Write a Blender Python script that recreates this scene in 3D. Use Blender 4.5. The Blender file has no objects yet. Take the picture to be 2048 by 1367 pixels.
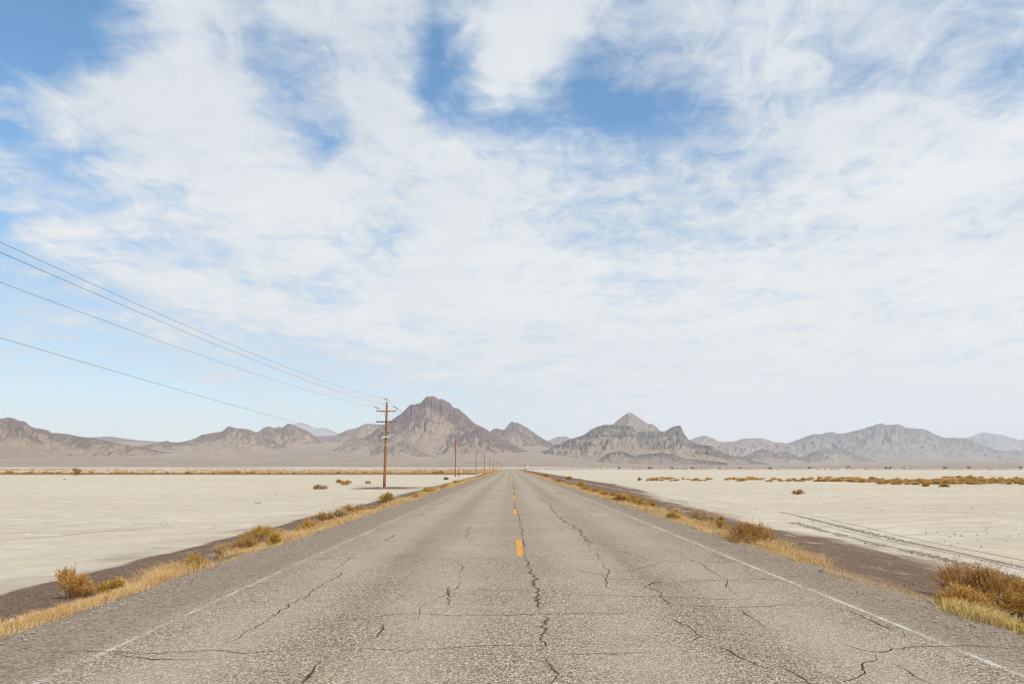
import bpy, math, random
import numpy as np
from mathutils import Vector, Matrix

random.seed(7)
rng = np.random.default_rng(7)
C = bpy.context.scene.collection
scene = bpy.context.scene
R = math.radians

# ------------------------------------------------------------------ camera
F = 1479.0                       # focal length in pixels of the 2048 px wide frame
HOR, VPX = 934.5, 1020.5         # horizon row and vanishing column of the road
CAM_Z = 1.55
pitch = math.atan((HOR - 683.5) / F)
yaw = -math.atan((1024 - VPX) / F)
cam_d = bpy.data.cameras.new("camera")
cam = bpy.data.objects.new("camera", cam_d)
C.objects.link(cam)
cam_d.sensor_width = 36.0
cam_d.lens = 36.0 * F / 2048
cam_d.clip_start = 0.1
cam_d.clip_end = 90000
cam.location = (0, 0, CAM_Z)
cam.rotation_euler = (R(90) + pitch, 0, yaw)
scene.camera = cam
_M = (Matrix.Rotation(yaw, 3, 'Z') @ Matrix.Rotation(R(90) + pitch, 3, 'X'))
RM = np.array(_M)


def ray(px, py):
    v = RM @ np.array([(px - 1024) / F, (683.5 - py) / F, -1.0])
    return v


# ------------------------------------------------------------------ light
SUN_EL, SUN_AZ = 44.0, 146.0     # azimuth clockwise from +Y: behind the camera, to the right
sdir = Vector((math.sin(R(SUN_AZ)) * math.cos(R(SUN_EL)), math.cos(R(SUN_AZ)) * math.cos(R(SUN_EL)), math.sin(R(SUN_EL))))
sl = bpy.data.lights.new("sun", 'SUN')
sl.energy = 4.7
sl.angle = R(0.6)
sl.color = (1.0, 0.90, 0.77)
so = bpy.data.objects.new("sun", sl)
so.rotation_euler = (-sdir).to_track_quat('-Z', 'Y').to_euler()
so.location = (30, -40, 60)
C.objects.link(so)

vs = scene.view_settings
vs.view_transform = 'Standard'
vs.look = 'None'
vs.exposure = 0.20
vs.gamma = 1.0
scene.cycles.max_bounces = 6
scene.cycles.volume_bounces = 2
scene.cycles.use_denoising = True
scene.cycles.filter_width = 1.1
scene.cycles.transparent_max_bounces = 6


# ------------------------------------------------------------------ node helpers
class NT:
    def __init__(self, tree):
        self.t = tree
        tree.nodes.clear()

    def n(self, kind, ins=None, **props):
        nd = self.t.nodes.new(kind)
        for k, v in props.items():
            setattr(nd, k, v)
        for k, v in (ins or {}).items():
            self.set(nd.inputs[k], v)
        return nd

    def set(self, sock, v):
        if isinstance(v, bpy.types.NodeSocket):
            self.t.links.new(v, sock)
        else:
            if isinstance(v, (tuple, list)) and len(v) == 3 and sock.type == 'RGBA':
                v = (*v, 1.0)
            sock.default_value = v

    def m(self, op, a, b=None, c=None, clamp=False):
        nd = self.t.nodes.new('ShaderNodeMath')
        nd.operation = op
        nd.use_clamp = clamp
        for i, v in enumerate((a, b, c)):
            if v is not None:
                self.set(nd.inputs[i], v)
        return nd.outputs[0]

    def step(self, v, lo, hi, a=0.0, b=1.0, smooth=True):
        nd = self.t.nodes.new('ShaderNodeMapRange')
        nd.interpolation_type = 'SMOOTHSTEP' if smooth else 'LINEAR'
        for i, x in enumerate((v, lo, hi, a, b)):
            self.set(nd.inputs[i], x)
        return nd.outputs[0]

    def mix(self, f, a, b, mode='MIX'):
        nd = self.t.nodes.new('ShaderNodeMix')
        nd.data_type = 'RGBA'
        nd.blend_type = mode
        nd.clamp_factor = True
        self.set(nd.inputs[0], f)
        self.set(nd.inputs[6], a)
        self.set(nd.inputs[7], b)
        return nd.outputs[2]

    def noise(self, vec, scale, detail=4.0, rough=0.55, dist=0.0, out=0):
        nd = self.n('ShaderNodeTexNoise', {'Vector': vec, 'Scale': scale, 'Detail': detail, 'Roughness': rough, 'Distortion': dist})
        return nd.outputs[out]

    def mapping(self, vec, scale=(1, 1, 1), rot=(0, 0, 0), loc=(0, 0, 0)):
        return self.n('ShaderNodeMapping', {'Vector': vec, 'Scale': scale, 'Rotation': rot, 'Location': loc}).outputs[0]

    def ramp(self, f, stops, interp='LINEAR'):
        nd = self.t.nodes.new('ShaderNodeValToRGB')
        cr = nd.color_ramp
        cr.interpolation = interp
        while len(cr.elements) < len(stops):
            cr.elements.new(0.5)
        for e, (p, c) in zip(cr.elements, sorted(stops)):
            e.position = p
            e.color = (c, c, c, 1) if isinstance(c, (int, float)) else (*c, 1)
        self.set(nd.inputs[0], f)
        return nd.outputs[0]

    def bump(self, h, strength, dist, normal=None):
        ins = {'Height': h, 'Strength': strength, 'Distance': dist}
        if normal is not None:
            ins['Normal'] = normal
        return self.n('ShaderNodeBump', ins).outputs[0]

    def out(self, col, rough=0.9, normal=None, spec=0.2, metal=0.0):
        ins = {'Base Color': col, 'Roughness': rough, 'Specular IOR Level': spec, 'Metallic': metal}
        if normal is not None:
            ins['Normal'] = normal
        b = self.n('ShaderNodeBsdfPrincipled', ins)
        o = self.n('ShaderNodeOutputMaterial')
        self.t.links.new(b.outputs[0], o.inputs[0])
        return b


def new_mat(name):
    m = bpy.data.materials.new(name)
    m.use_nodes = True
    return m, NT(m.node_tree)


# ------------------------------------------------------------------ sky (world)
SKY_STRENGTH = 0.12
world = bpy.data.worlds.new("World")
scene.world = world
world.use_nodes = True
w = NT(world.node_tree)
PY = [0, 80, 160, 240, 320, 400, 480, 560, 640, 720, 800, 880]
COVER = np.array([
    [.05, .12, .40, .75, .72, .88, .88, .55, .85, .78, .55, .72, .78, .74, .68, .62, .58],
    [.30, .42, .62, .92, .58, .70, .88, .50, .86, .74, .68, .78, .80, .75, .70, .64, .62],
    [.60, .72, .85, .96, .68, .62, .85,   .40, .84, .56, .68, .74, .80, .76, .64, .68, .64],
    [.48, .76, .90, .95, .86, .66, .92, .62, .50, .48, .56, .66, .78, .86, .84, .86, .84],
    [.66, .68, .88, .88, .96, .88, .86, .88, .66, .58, .60, .62, .68, .84, .90, .92, .90],
    [.56, .70, .78, .86, .92, .93, .86, .94, .80, .68, .66, .70, .77, .86, .92, .92, .90],
    [.66, .78, .70, .74, .86, .90, .84, .95, .88, .78, .70, .76, .84, .88, .92, .92, .92],
    [.42, .70, .82, .80, .84, .90, .84, .92, .93, .88, .80, .82, .82, .86, .90, .92, .92],
    [.40, .52, .62, .74, .82, .86, .88, .90, .92, .88, .90, .92, .92, .92, .92, .92, .92],
    [.46, .44, .36, .58, .54, .72, .78, .86, .88, .90, .92, .94, .94, .95, .95, .94, .94],
    [.24, .22, .24, .26, .40, .38, .52, .60, .74, .84, .90, .94, .95, .95, .95, .95, .95],
    [.30, .35, .40, .25, .22, .22, .38, .48, .60, .75, .88, .94, .95, .95, .95, .95, .95]])
# (x, y, rx, ry, rotation, amount) of open gaps (-) and thick clumps (+) in the cloud layer
BLOBS = [(20, 8, 150, 48, 8, -.5), (230, 25, 120, 40, 10, -.18), (620, 115, 60, 26, 0, -.36), (560, 160, 40, 60, 20, -.22), (640, 268, 70, 30, 20, -.34),
         (690, 295, 26, 18, 0, -.2), (850, 40, 40, 60, 0, -.34), (840, 120, 55, 40, 0, -.22), (890, 190, 70, 46, 40, -.26), (1000, 262, 95, 26, 5, -.34),
         (1205, 100, 26, 44, 10, -.42), (1165, 142, 60, 20, -10, -.34), (1150, 208, 60, 22, 5, -.40), (1245, 232, 80, 26, 12, -.38), (1370, 215, 30, 14, -15, -.3), (1410, 245, 60, 22, -20, -.3),
         (1545, 335, 70, 26, -25, -.14), (10, 245, 28, 20, 20, -.4), (100, 316, 34, 18, 15, -.44), (155, 255, 40, 16, 20, -.28), (20, 440, 70, 32, 0, -.2),
         (160, 392, 60, 24, 25, -.2), (250, 455, 70, 16, 5, -.16), (400, 350, 50, 26, -20, -.14), (690, 386, 40, 16, 0, -.34), (330, 500, 70, 26, 10, -.16),
         (430, 520, 40, 18, 0, -.16), (775, 480, 40, 16, 0, -.2), (632, 580, 30, 12, 0, -.22), (60, 550, 100, 26, 14, -.14), (280, 722, 70, 16, 0, -.12),
         (340, 60, 60, 90, 35, .2), (420, 200, 110, 120, 40, .14), (770, 190, 70, 60, 40, .24), (690, 40, 90, 50, 15, .16), (1040, 150, 66, 90, 0, .14),
         (1000, 90, 60, 60, 0, .1), (520, 320, 130, 60, 35, .1), (1150, 60, 70, 60, 0, .1), (330, 600, 160, 30, 12, .08), (160, 700, 120, 18, 12, .16),
         (300, 680, 120, 16, 25, .2), (500, 770, 90, 14, 10, .2), (90, 745, 150, 12, 3, .2), (580, 790, 50, 20, 0, .2), (60, 640, 120, 14, 28, .2),
         (130, 235, 60, 30, 0, .1), (860, 790, 140, 12, 4, .12)]


def cover_at(px, py):
    gx = min(max(px / 128.0, 0), 15.999)
    gy = min(max(py / 80.0, 0), 10.999)
    i, j = int(gy), int(gx)
    fy, fx = gy - i, gx - j
    fy, fx = fy * fy * (3 - 2 * fy), fx * fx * (3 - 2 * fx)
    c = (COVER[i, j] * (1 - fx) + COVER[i, j + 1] * fx) * (1 - fy) + (COVER[i + 1, j] * (1 - fx) + COVER[i + 1, j + 1] * fx) * fy
    for bx, by, rx, ry, a, k in BLOBS:
        dx, dy = px - bx, py - by
        ca, sa = math.cos(R(a)), math.sin(R(a))
        u, v = (dx * ca + dy * sa) / rx, (-dx * sa + dy * ca) / ry
        c += k * math.exp(-(u * u + v * v) * 0.9)
    return min(max(c, 0), 1)


def dir_to_px(u, v):
    d = np.array([math.sin(u) * math.cos(v), math.cos(u) * math.cos(v), math.sin(v)])
    c = RM.T @ d
    if c[2] > -0.05:
        return 1024, 400
    return 1024 + F * c[0] / -c[2], 683.5 - F * c[1] / -c[2]


tc = w.n('ShaderNodeTexCoord')
DIR = tc.outputs['Generated']
sx = w.n('ShaderNodeSeparateXYZ', {0: DIR})
X, Y, Z = sx.outputs
zc = w.m('ADD', w.m('MAXIMUM', Z, 0.0), 0.14)
plane = w.n('ShaderNodeCombineXYZ', {0: w.m('DIVIDE', X, zc), 1: w.m('DIVIDE', Y, zc), 2: 0.0}).outputs[0]
warpn = w.n('ShaderNodeTexNoise', {'Vector': plane, 'Scale': 2.3, 'Detail': 4.0, 'Roughness': 0.55}).outputs[1]
warp = w.n('ShaderNodeSeparateXYZ', {0: w.n('ShaderNodeVectorMath', {0: warpn, 1: (0.5, 0.5, 0.5)}, operation='SUBTRACT').outputs[0]})
u_ = w.m('ADD', w.m('ARCTAN2', X, Y), w.m('MULTIPLY', warp.outputs[0], 0.10))
v_ = w.m('ADD', w.m('ARCSINE', Z), w.m('MULTIPLY', warp.outputs[1], w.m('MULTIPLY_ADD', w.m('MAXIMUM', Z, 0.0), 0.16, 0.012)))
U0, U1, NU = -R(41), R(41), 32
V1, NV = R(37), 18
uf = w.step(u_, U0, U1, smooth=False)
acc = None
for r in range(NV):
    vr = V1 * r / (NV - 1)
    stops = []
    for k in range(NU):
        uu = U0 + (U1 - U0) * k / (NU - 1)
        stops.append((k / (NU - 1), float(cover_at(*dir_to_px(uu, vr)))))
    ra = w.ramp(uf, stops, 'LINEAR')
    vv = v_ if r else w.m('MAXIMUM', v_, 0.0)
    if r == NV - 1:
        vv = w.m('MINIMUM', v_, V1)
    wt = w.m('SUBTRACT', 1.0, w.m('DIVIDE', w.m('ABSOLUTE', w.m('SUBTRACT', vv, vr)), V1 / (NV - 1)), clamp=True)
    acc = w.m('MULTIPLY', ra, wt) if acc is None else w.m('MULTIPLY_ADD', ra, wt, acc)
cov = acc
n1 = w.noise(w.mapping(plane, (1.0, 1.15, 1), (0, 0, R(-24))), 2.6, 9.0, 0.58, 0.25)
n2 = w.noise(w.mapping(plane, (0.75, 2.0, 1), (0, 0, R(32)), (3, 1, 0)), 4.0, 8.0, 0.64, 0.5)
n3 = w.noise(w.mapping(plane, (1.3, 0.9, 1), (0, 0, R(-35)), (7, 2, 0)), 8.5, 10.0, 0.66, 0.7)
nn = w.m('ADD', w.m('MULTIPLY', w.m('SUBTRACT', n1, 0.5), 1.35), w.m('ADD', w.m('MULTIPLY', w.m('SUBTRACT', n2, 0.5), 0.95), w.m('MULTIPLY', w.m('SUBTRACT', n3, 0.5), 1.5)))
op = w.m('ADD', w.m('MULTIPLY_ADD', w.m('SUBTRACT', cov, 0.5), 1.9, 0.30), nn)
opac = w.step(op, -0.17, 1.0, 0.0, 0.985)
sky = w.n('ShaderNodeTexSky', sky_type='NISHITA', sun_disc=False, sun_elevation=R(SUN_EL), sun_rotation=R(SUN_AZ), altitude=1300.0, air_density=1.0, dust_density=1.2, ozone_density=1.6)
S = SKY_STRENGTH
# cloud white: brightest in the middle heights, greyer overhead where the sheet is thick
thick = w.noise(w.mapping(plane, (1, 0.7, 1), (0, 0, R(-30)), (1, 5, 0)), 1.7, 6.0, 0.55, 0.3)
cl_hi = w.mix(w.step(thick, 0.3, 0.7), (0.58 / S, 0.615 / S, 0.665 / S), (0.75 / S, 0.765 / S, 0.775 / S))
cl_lo = w.mix(w.step(thick, 0.3, 0.7), (0.70 / S, 0.73 / S, 0.74 / S), (0.78 / S, 0.78 / S, 0.77 / S))
cl = w.mix(w.step(Z, 0.18, 0.55), cl_lo, cl_hi)
wh = w.step(op, 0.35, 1.35)
cl = w.mix(wh, w.mix(1.0, cl, (0.74, 0.82, 0.91), 'MULTIPLY'), cl)
blue = w.mix(1.0, sky.outputs[0], w.mix(w.step(Z, 0.0, 0.42), (0.92, 1.0, 0.93), (0.30, 1.04, 1.34)), 'MULTIPLY')
col = w.mix(opac, blue, cl)
# thin bright veil low over the horizon
bg = w.n('ShaderNodeBackground', {'Color': col, 'Strength': S})
wo = w.n('ShaderNodeOutputWorld')
w.t.links.new(bg.outputs[0], wo.inputs[0])
world.cycles.sampling_method = 'MANUAL'
world.cycles.sample_map_resolution = 512


# ------------------------------------------------------------------ mesh helpers
def mesh_np(name, verts, faces, mat=None, smooth=False, uv=None, attrs=None):
    verts = np.asarray(verts, dtype=np.float32)
    faces = np.asarray(faces, dtype=np.int32)
    me = bpy.data.meshes.new(name)
    k = faces.shape[1]
    me.vertices.add(len(verts))
    me.vertices.foreach_set('co', verts.ravel())
    me.loops.add(faces.size)
    me.loops.foreach_set('vertex_index', faces.ravel())
    me.polygons.add(len(faces))
    me.polygons.foreach_set('loop_start', np.arange(0, faces.size, k, dtype=np.int32))
    me.polygons.foreach_set('use_smooth', np.full(len(faces), smooth))
    if uv is not None:
        ul = me.uv_layers.new(name='UVMap')
        ul.data.foreach_set('uv', np.asarray(uv, dtype=np.float32)[faces.ravel()].ravel())
    for an, av in (attrs or {}).items():
        a = me.attributes.new(an, 'FLOAT', 'POINT')
        a.data.foreach_set('value', np.asarray(av, dtype=np.float32))
    me.update()
    me.validate()
    if mat:
        me.materials.append(mat)
    return me


def link(name, me, parent=None, loc=(0, 0, 0), rot=(0, 0, 0)):
    o = bpy.data.objects.new(name, me)
    C.objects.link(o)
    o.location = loc
    o.rotation_euler = rot
    if parent:
        o.parent = parent
    return o


def tag(o, label=None, cat=None, group=None, kind=None):
    for k, v in (('label', label), ('category', cat), ('group', group), ('kind', kind)):
        if v:
            o[k] = v
    return o


def copy_tree(o, parent=None):
    c = o.copy()
    C.objects.link(c)
    c.parent = parent
    for ch in list(o.children):
        copy_tree(ch, c)
    return c


def grid_faces(nr, nc):
    i = np.arange(nr - 1)[:, None] * nc + np.arange(nc - 1)[None, :]
    return np.stack([i, i + 1, i + nc + 1, i + nc], -1).reshape(-1, 4)


def _hash(ix, iy, s):
    h = (ix.astype(np.int64) * 374761393 + iy.astype(np.int64) * 668265263 + s * 1442695041) & 0xffffffff
    h = ((h ^ (h >> 13)) * 1274126177) & 0xffffffff
    h = ((h ^ (h >> 16)) * 2246822519) & 0xffffffff
    return ((h ^ (h >> 15)) & 0xffffff) / float(0xffffff)


def vnoise(x, y, s=0):
    ix, iy = np.floor(x), np.floor(y)
    fx, fy = x - ix, y - iy
    fx, fy = fx * fx * fx * (fx * (fx * 6 - 15) + 10), fy * fy * fy * (fy * (fy * 6 - 15) + 10)
    a, b = _hash(ix, iy, s), _hash(ix + 1, iy, s)
    c, d = _hash(ix, iy + 1, s), _hash(ix + 1, iy + 1, s)
    return (a * (1 - fx) + b * fx) * (1 - fy) + (c * (1 - fx) + d * fx) * fy


def fbm(x, y, s=0, o=5, g=0.5):
    r, a, t = 0, 1, 0
    for k in range(o):
        r = r + a * (vnoise(x * 2 ** k + k * 17.3, y * 2 ** k - k * 9.1, s + k) - 0.5)
        t += a
        a *= g
    return r / t * 2


def ridged(x, y, s=0, o=5, g=0.55):
    r, a, t = 0, 1, 0
    for k in range(o):
        r = r + a * (1 - 2 * np.abs(vnoise(x * 2 ** k + k * 7.7, y * 2 ** k + k * 3.1, s + k) - 0.5)) ** 2
        t += a
        a *= g
    return r / t


# ------------------------------------------------------------------ ground profile
LX = [-400, -12.5, -9.2, -6.4, -5.4, -4.75, -4.5, 0]
LZ = [-.75, -.75, -.66, -.42, -.17, -.035, -.07, -.07]
RX = [0, 4.6, 4.9, 5.4, 6.6, 10.2, 15, 400]
RZ = [-.07, -.07, -.035, -.14, -.40, -.64, -.75, -.75]


def gz(x, y):
    x = np.asarray(x, float)
    y = np.asarray(y, float)
    z = np.where(x < 0, np.interp(x, LX, LZ), np.interp(x, RX, RZ))
    # low dirt bank with a track on it, crossing the flat on the left
    b = np.clip(np.minimum((y - 233) / 4.5, (252 - y) / 5.0), 0, 1)
    b = b * b * (3 - 2 * b) * np.clip((-4 - x) / 3, 0, 1)
    top = np.interp(x, [-60, -9, -5], [-.28, -.18, -.06])
    z = np.maximum(z, -.75 + (top + .75) * b)
    # spur of gravel out to the near pole
    g = np.clip(1 - ((y - 80.5) / 3.6) ** 2, 0, 1) * np.clip((x + 18.5) / 4, 0, 1) * np.clip((-4.5 - x) / 1.5, 0, 1)
    z = np.maximum(z, -.75 + .26 * g * (1 + .0 * x))
    z = z + np.clip((y - 1060) / 140, 0, 1) * (-.75 - z) * (np.abs(x) < 30)
    return z


def hit(px, py):
    d = ray(px, py)
    z = -0.3
    p = None
    for _ in range(30):
        t = (z - CAM_Z) / d[2]
        p = d * t
        z = 0.6 * z + 0.4 * float(gz(p[0], p[1]))
    return Vector((p[0], p[1], float(gz(p[0], p[1]))))


def hit_z(px, py, z=0.0):
    d = ray(px, py)
    t = (z - CAM_Z) / d[2]
    return Vector((d[0] * t, d[1] * t, z))


# ------------------------------------------------------------------ ground
def mat_ground():
    m, n = new_mat('playa_and_gravel')
    P = n.n('ShaderNodeNewGeometry').outputs['Position']
    s = n.n('ShaderNodeSeparateXYZ', {0: P})
    x, y, z = s.outputs
    big = n.noise(P, 0.035, 5, 0.6)
    mid = n.noise(n.mapping(P, (0.25, 1.1, 1)), 0.9, 6, 0.65, 0.4)
    fine = n.noise(P, 9.0, 6, 0.7)
    grit = n.noise(P, 70.0, 3, 0.7)
    # playa clay and salt
    stre = n.noise(n.mapping(P, (0.05, 0.5, 1), (0, 0, R(6))), 0.5, 6, 0.65, 0.3)
    c = n.mix(n.step(big, 0.32, 0.68), (0.485, 0.415, 0.308), (0.55, 0.48, 0.368))
    c = n.mix(n.step(stre, 0.42, 0.70, 0, 0.45), c, (0.585, 0.535, 0.45))
    c = n.mix(n.step(mid, 0.55, 0.75, 0, 0.45), c, (0.36, 0.31, 0.235))
    tex = n.noise(P, 0.55, 9, 0.74, 0.5)
    c = n.mix(n.step(tex, 0.47, 0.64, 0, 0.38), c, (0.375, 0.315, 0.225))
    c = n.mix(n.step(tex, 0.46, 0.34, 0, 0.55), c, (0.63, 0.575, 0.48))
    wv = n.n('ShaderNodeTexWave', {'Vector': n.mapping(P, (1, 1, 1), (0, 0, R(58))), 'Scale': 0.16, 'Distortion': 9.0, 'Detail': 5.0, 'Detail Scale': 0.7, 'Detail Roughness': 0.7}).outputs[1]
    c = n.mix(n.m('MULTIPLY', n.step(wv, 0.80, 0.97, 0, 0.35), n.step(big, 0.40, 0.6)), c, (0.34, 0.285, 0.205))
    c = n.mix(n.step(fine, 0.50, 0.74, 0, 0.45), c, (0.33, 0.28, 0.20))
    c = n.mix(n.step(grit, 0.5, 0.8, 0, 0.3), c, (0.62, 0.58, 0.50))
    dist = n.n('ShaderNodeVectorMath', {0: P}, operation='LENGTH').outputs['Value']
    # the flat turns to tan scrubland with pale pans in the distance, left side first
    farmix = n.m('MULTIPLY', n.step(dist, 250, 330), n.step(x, 0, -20))
    pans = n.noise(n.mapping(P, (0.004, 0.012, 1)), 1.0, 6, 0.7)
    tan = n.mix(n.step(pans, 0.42, 0.58), (0.36, 0.29, 0.20), (0.50, 0.46, 0.39))
    c = n.mix(n.m('MULTIPLY', farmix, 0.8), c, tan)
    rfar = n.m('MULTIPLY', n.step(dist, 560, 700), n.step(x, 10, 40))
    tan2 = n.mix(n.step(pans, 0.40, 0.62), (0.33, 0.26, 0.20), (0.60, 0.57, 0.51))
    c = n.mix(n.m('MULTIPLY', rfar, 0.9), c, tan2)
    # faint far track on the right
    trk = n.m('MULTIPLY', n.step(n.m('ABSOLUTE', n.m('SUBTRACT', y, n.m('MULTIPLY_ADD', x, 0.03, 198))), 2.2, 1.0), n.step(x, 60, 130))
    c = n.mix(n.m('MULTIPLY', trk, 0.6), c, (0.28, 0.235, 0.175))
    # dark gravel of the road bank
    wob = n.m('MULTIPLY', n.m('SUBTRACT', n.noise(n.mapping(P, (0.5, 0.12, 1)), 1.0, 6, 0.65), 0.5), 5.5)
    redge = n.m('ADD', n.m('ADD', 10.2, n.m('MULTIPLY', n.step(y, 20, 110), 5.0)), wob)
    ledge = n.m('ADD', -9.0, n.m('MULTIPLY', wob, 0.35))
    gr = n.m('MULTIPLY', n.step(x, redge, n.m('SUBTRACT', redge, 1.6)), n.step(x, n.m('SUBTRACT', ledge, 0.15), n.m('ADD', ledge, 0.25)))
    gr = n.m('MULTIPLY', gr, n.step(y, 1100, 900))
    salt = n.m('MULTIPLY', n.step(n.noise(n.mapping(P, (1, 0.4, 1)), 1.6, 6, 0.7), 0.56, 0.68), n.step(n.m('ABSOLUTE', x), 5.5, 8.0, 0, 0.5))
    bank = n.m('MULTIPLY', n.step(x, -7, -12), n.step(z, n.m('MULTIPLY_ADD', n.noise(P, 0.3, 5, 0.7), 0.12, -0.76), n.m('MULTIPLY_ADD', n.noise(P, 0.3, 5, 0.7), 0.12, -0.66)))
    near_spur = n.m('MULTIPLY', bank, n.step(y, 260, 255))
    gcol = n.mix(n.step(n.noise(P, 26.0, 3, 0.8), 0.35, 0.68), (0.085, 0.049, 0.031), (0.235, 0.154, 0.101))
    gcol = n.mix(n.step(n.noise(P, 1.2, 5, 0.6), 0.35, 0.7), gcol, n.mix(0.5, gcol, (0.16, 0.115, 0.085)))
    ch = n.n('ShaderNodeTexVoronoi', {'Vector': P, 'Scale': 38.0}).outputs['Color']
    gcol = n.mix(n.step(n.n('ShaderNodeSeparateXYZ', {0: ch}).outputs[0], 0.86, 0.95, 0, 0.7), gcol, (0.38, 0.30, 0.225))
    gcol = n.mix(salt, gcol, (0.50, 0.46, 0.42))
    # shoulder chips spill close to the asphalt
    sh = n.m('MULTIPLY', n.step(n.m('ABSOLUTE', n.m('SUBTRACT', x, 0.1)), 6.0, 5.0), 0.75)
    gcol = n.mix(sh, gcol, n.mix(n.step(n.noise(P, 40.0, 3, 0.8), 0.35, 0.65), (0.125, 0.098, 0.075), (0.40, 0.325, 0.25)))
    ln_ = n.noise(n.mapping(P, (2.2, 0.7, 1)), 1.0, 5, 0.7)
    band = n.m('MULTIPLY', n.step(n.m('ABSOLUTE', n.m('SUBTRACT', n.m('ABSOLUTE', x), 5.45)), 1.0, 0.35), n.step(ln_, 0.42, 0.60))
    gcol = n.mix(n.m('MULTIPLY', band, 0.75), gcol, n.mix(n.step(n.noise(P, 30.0, 4, 0.8), 0.4, 0.65), (0.20, 0.12, 0.05), (0.50, 0.33, 0.15)))
    c = n.mix(n.m('MAXIMUM', gr, near_spur), c, gcol)
    hgt = n.m('ADD', n.m('MULTIPLY_ADD', tex, 0.9, n.m('MULTIPLY', mid, 0.4)), n.m('ADD', n.m('MULTIPLY', fine, 0.10), n.m('MULTIPLY', n.m('MULTIPLY', grit, n.m('MAXIMUM', gr, 0.12)), 0.05)))
    n.out(c, 0.95, n.bump(hgt, 0.6, 0.28), 0.1)
    return m


def axis(segs):
    out = []
    for a, b, st in segs:
        out += list(np.arange(a, b, st))
    out.append(segs[-1][1])
    return np.array(out)


gxs = axis([(-19000, -2000, 2000), (-2000, -400, 200), (-400, -60, 20), (-60, -20, 4), (-20, -10, .8), (-10, -4, .2), (-4, 4, 2), (4, 12, .2), (12, 20, .8), (20, 60, 4), (60, 400, 20), (400, 2000, 200), (2000, 19000, 2000)])
gys = axis([(-2800, -200, 400), (-200, -10, 20), (-10, 60, .7), (60, 76, 1), (76, 86, .35), (86, 228, 3), (228, 256, .5), (256, 600, 12), (600, 1300, 30), (1300, 3000, 200), (3000, 25000, 2000)])
GX, GY = np.meshgrid(gxs, gys)
GZ = gz(GX, GY)
near = np.clip(1 - np.hypot(GX, GY) / 120, 0, 1)
rough = fbm(GX * 0.9, GY * 0.9, 3, 4) * 0.05 * ((np.abs(GX) > 5.6) & (np.abs(GX) < 11)) + fbm(GX * .12, GY * .12, 5, 3) * 0.05 * (np.abs(GX) > 11)
rough += ((GY > 228) & (GY < 256) & (GX < -9)) * fbm(GX * .35, GY * .35, 9, 3) * .16
rough += ((GY > 76) & (GY < 86) & (GX < -9) & (GX > -20)) * fbm(GX * 1.2, GY * 1.2, 9, 3) * .06
GZ = GZ + rough * np.clip(1 - np.hypot(GX, GY) / 900, 0, 1)
tag(link('ground', mesh_np('ground', np.stack([GX, GY, GZ], -1).reshape(-1, 3), grid_faces(len(gys), len(gxs)), mat_ground(), True)), kind='structure')


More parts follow.
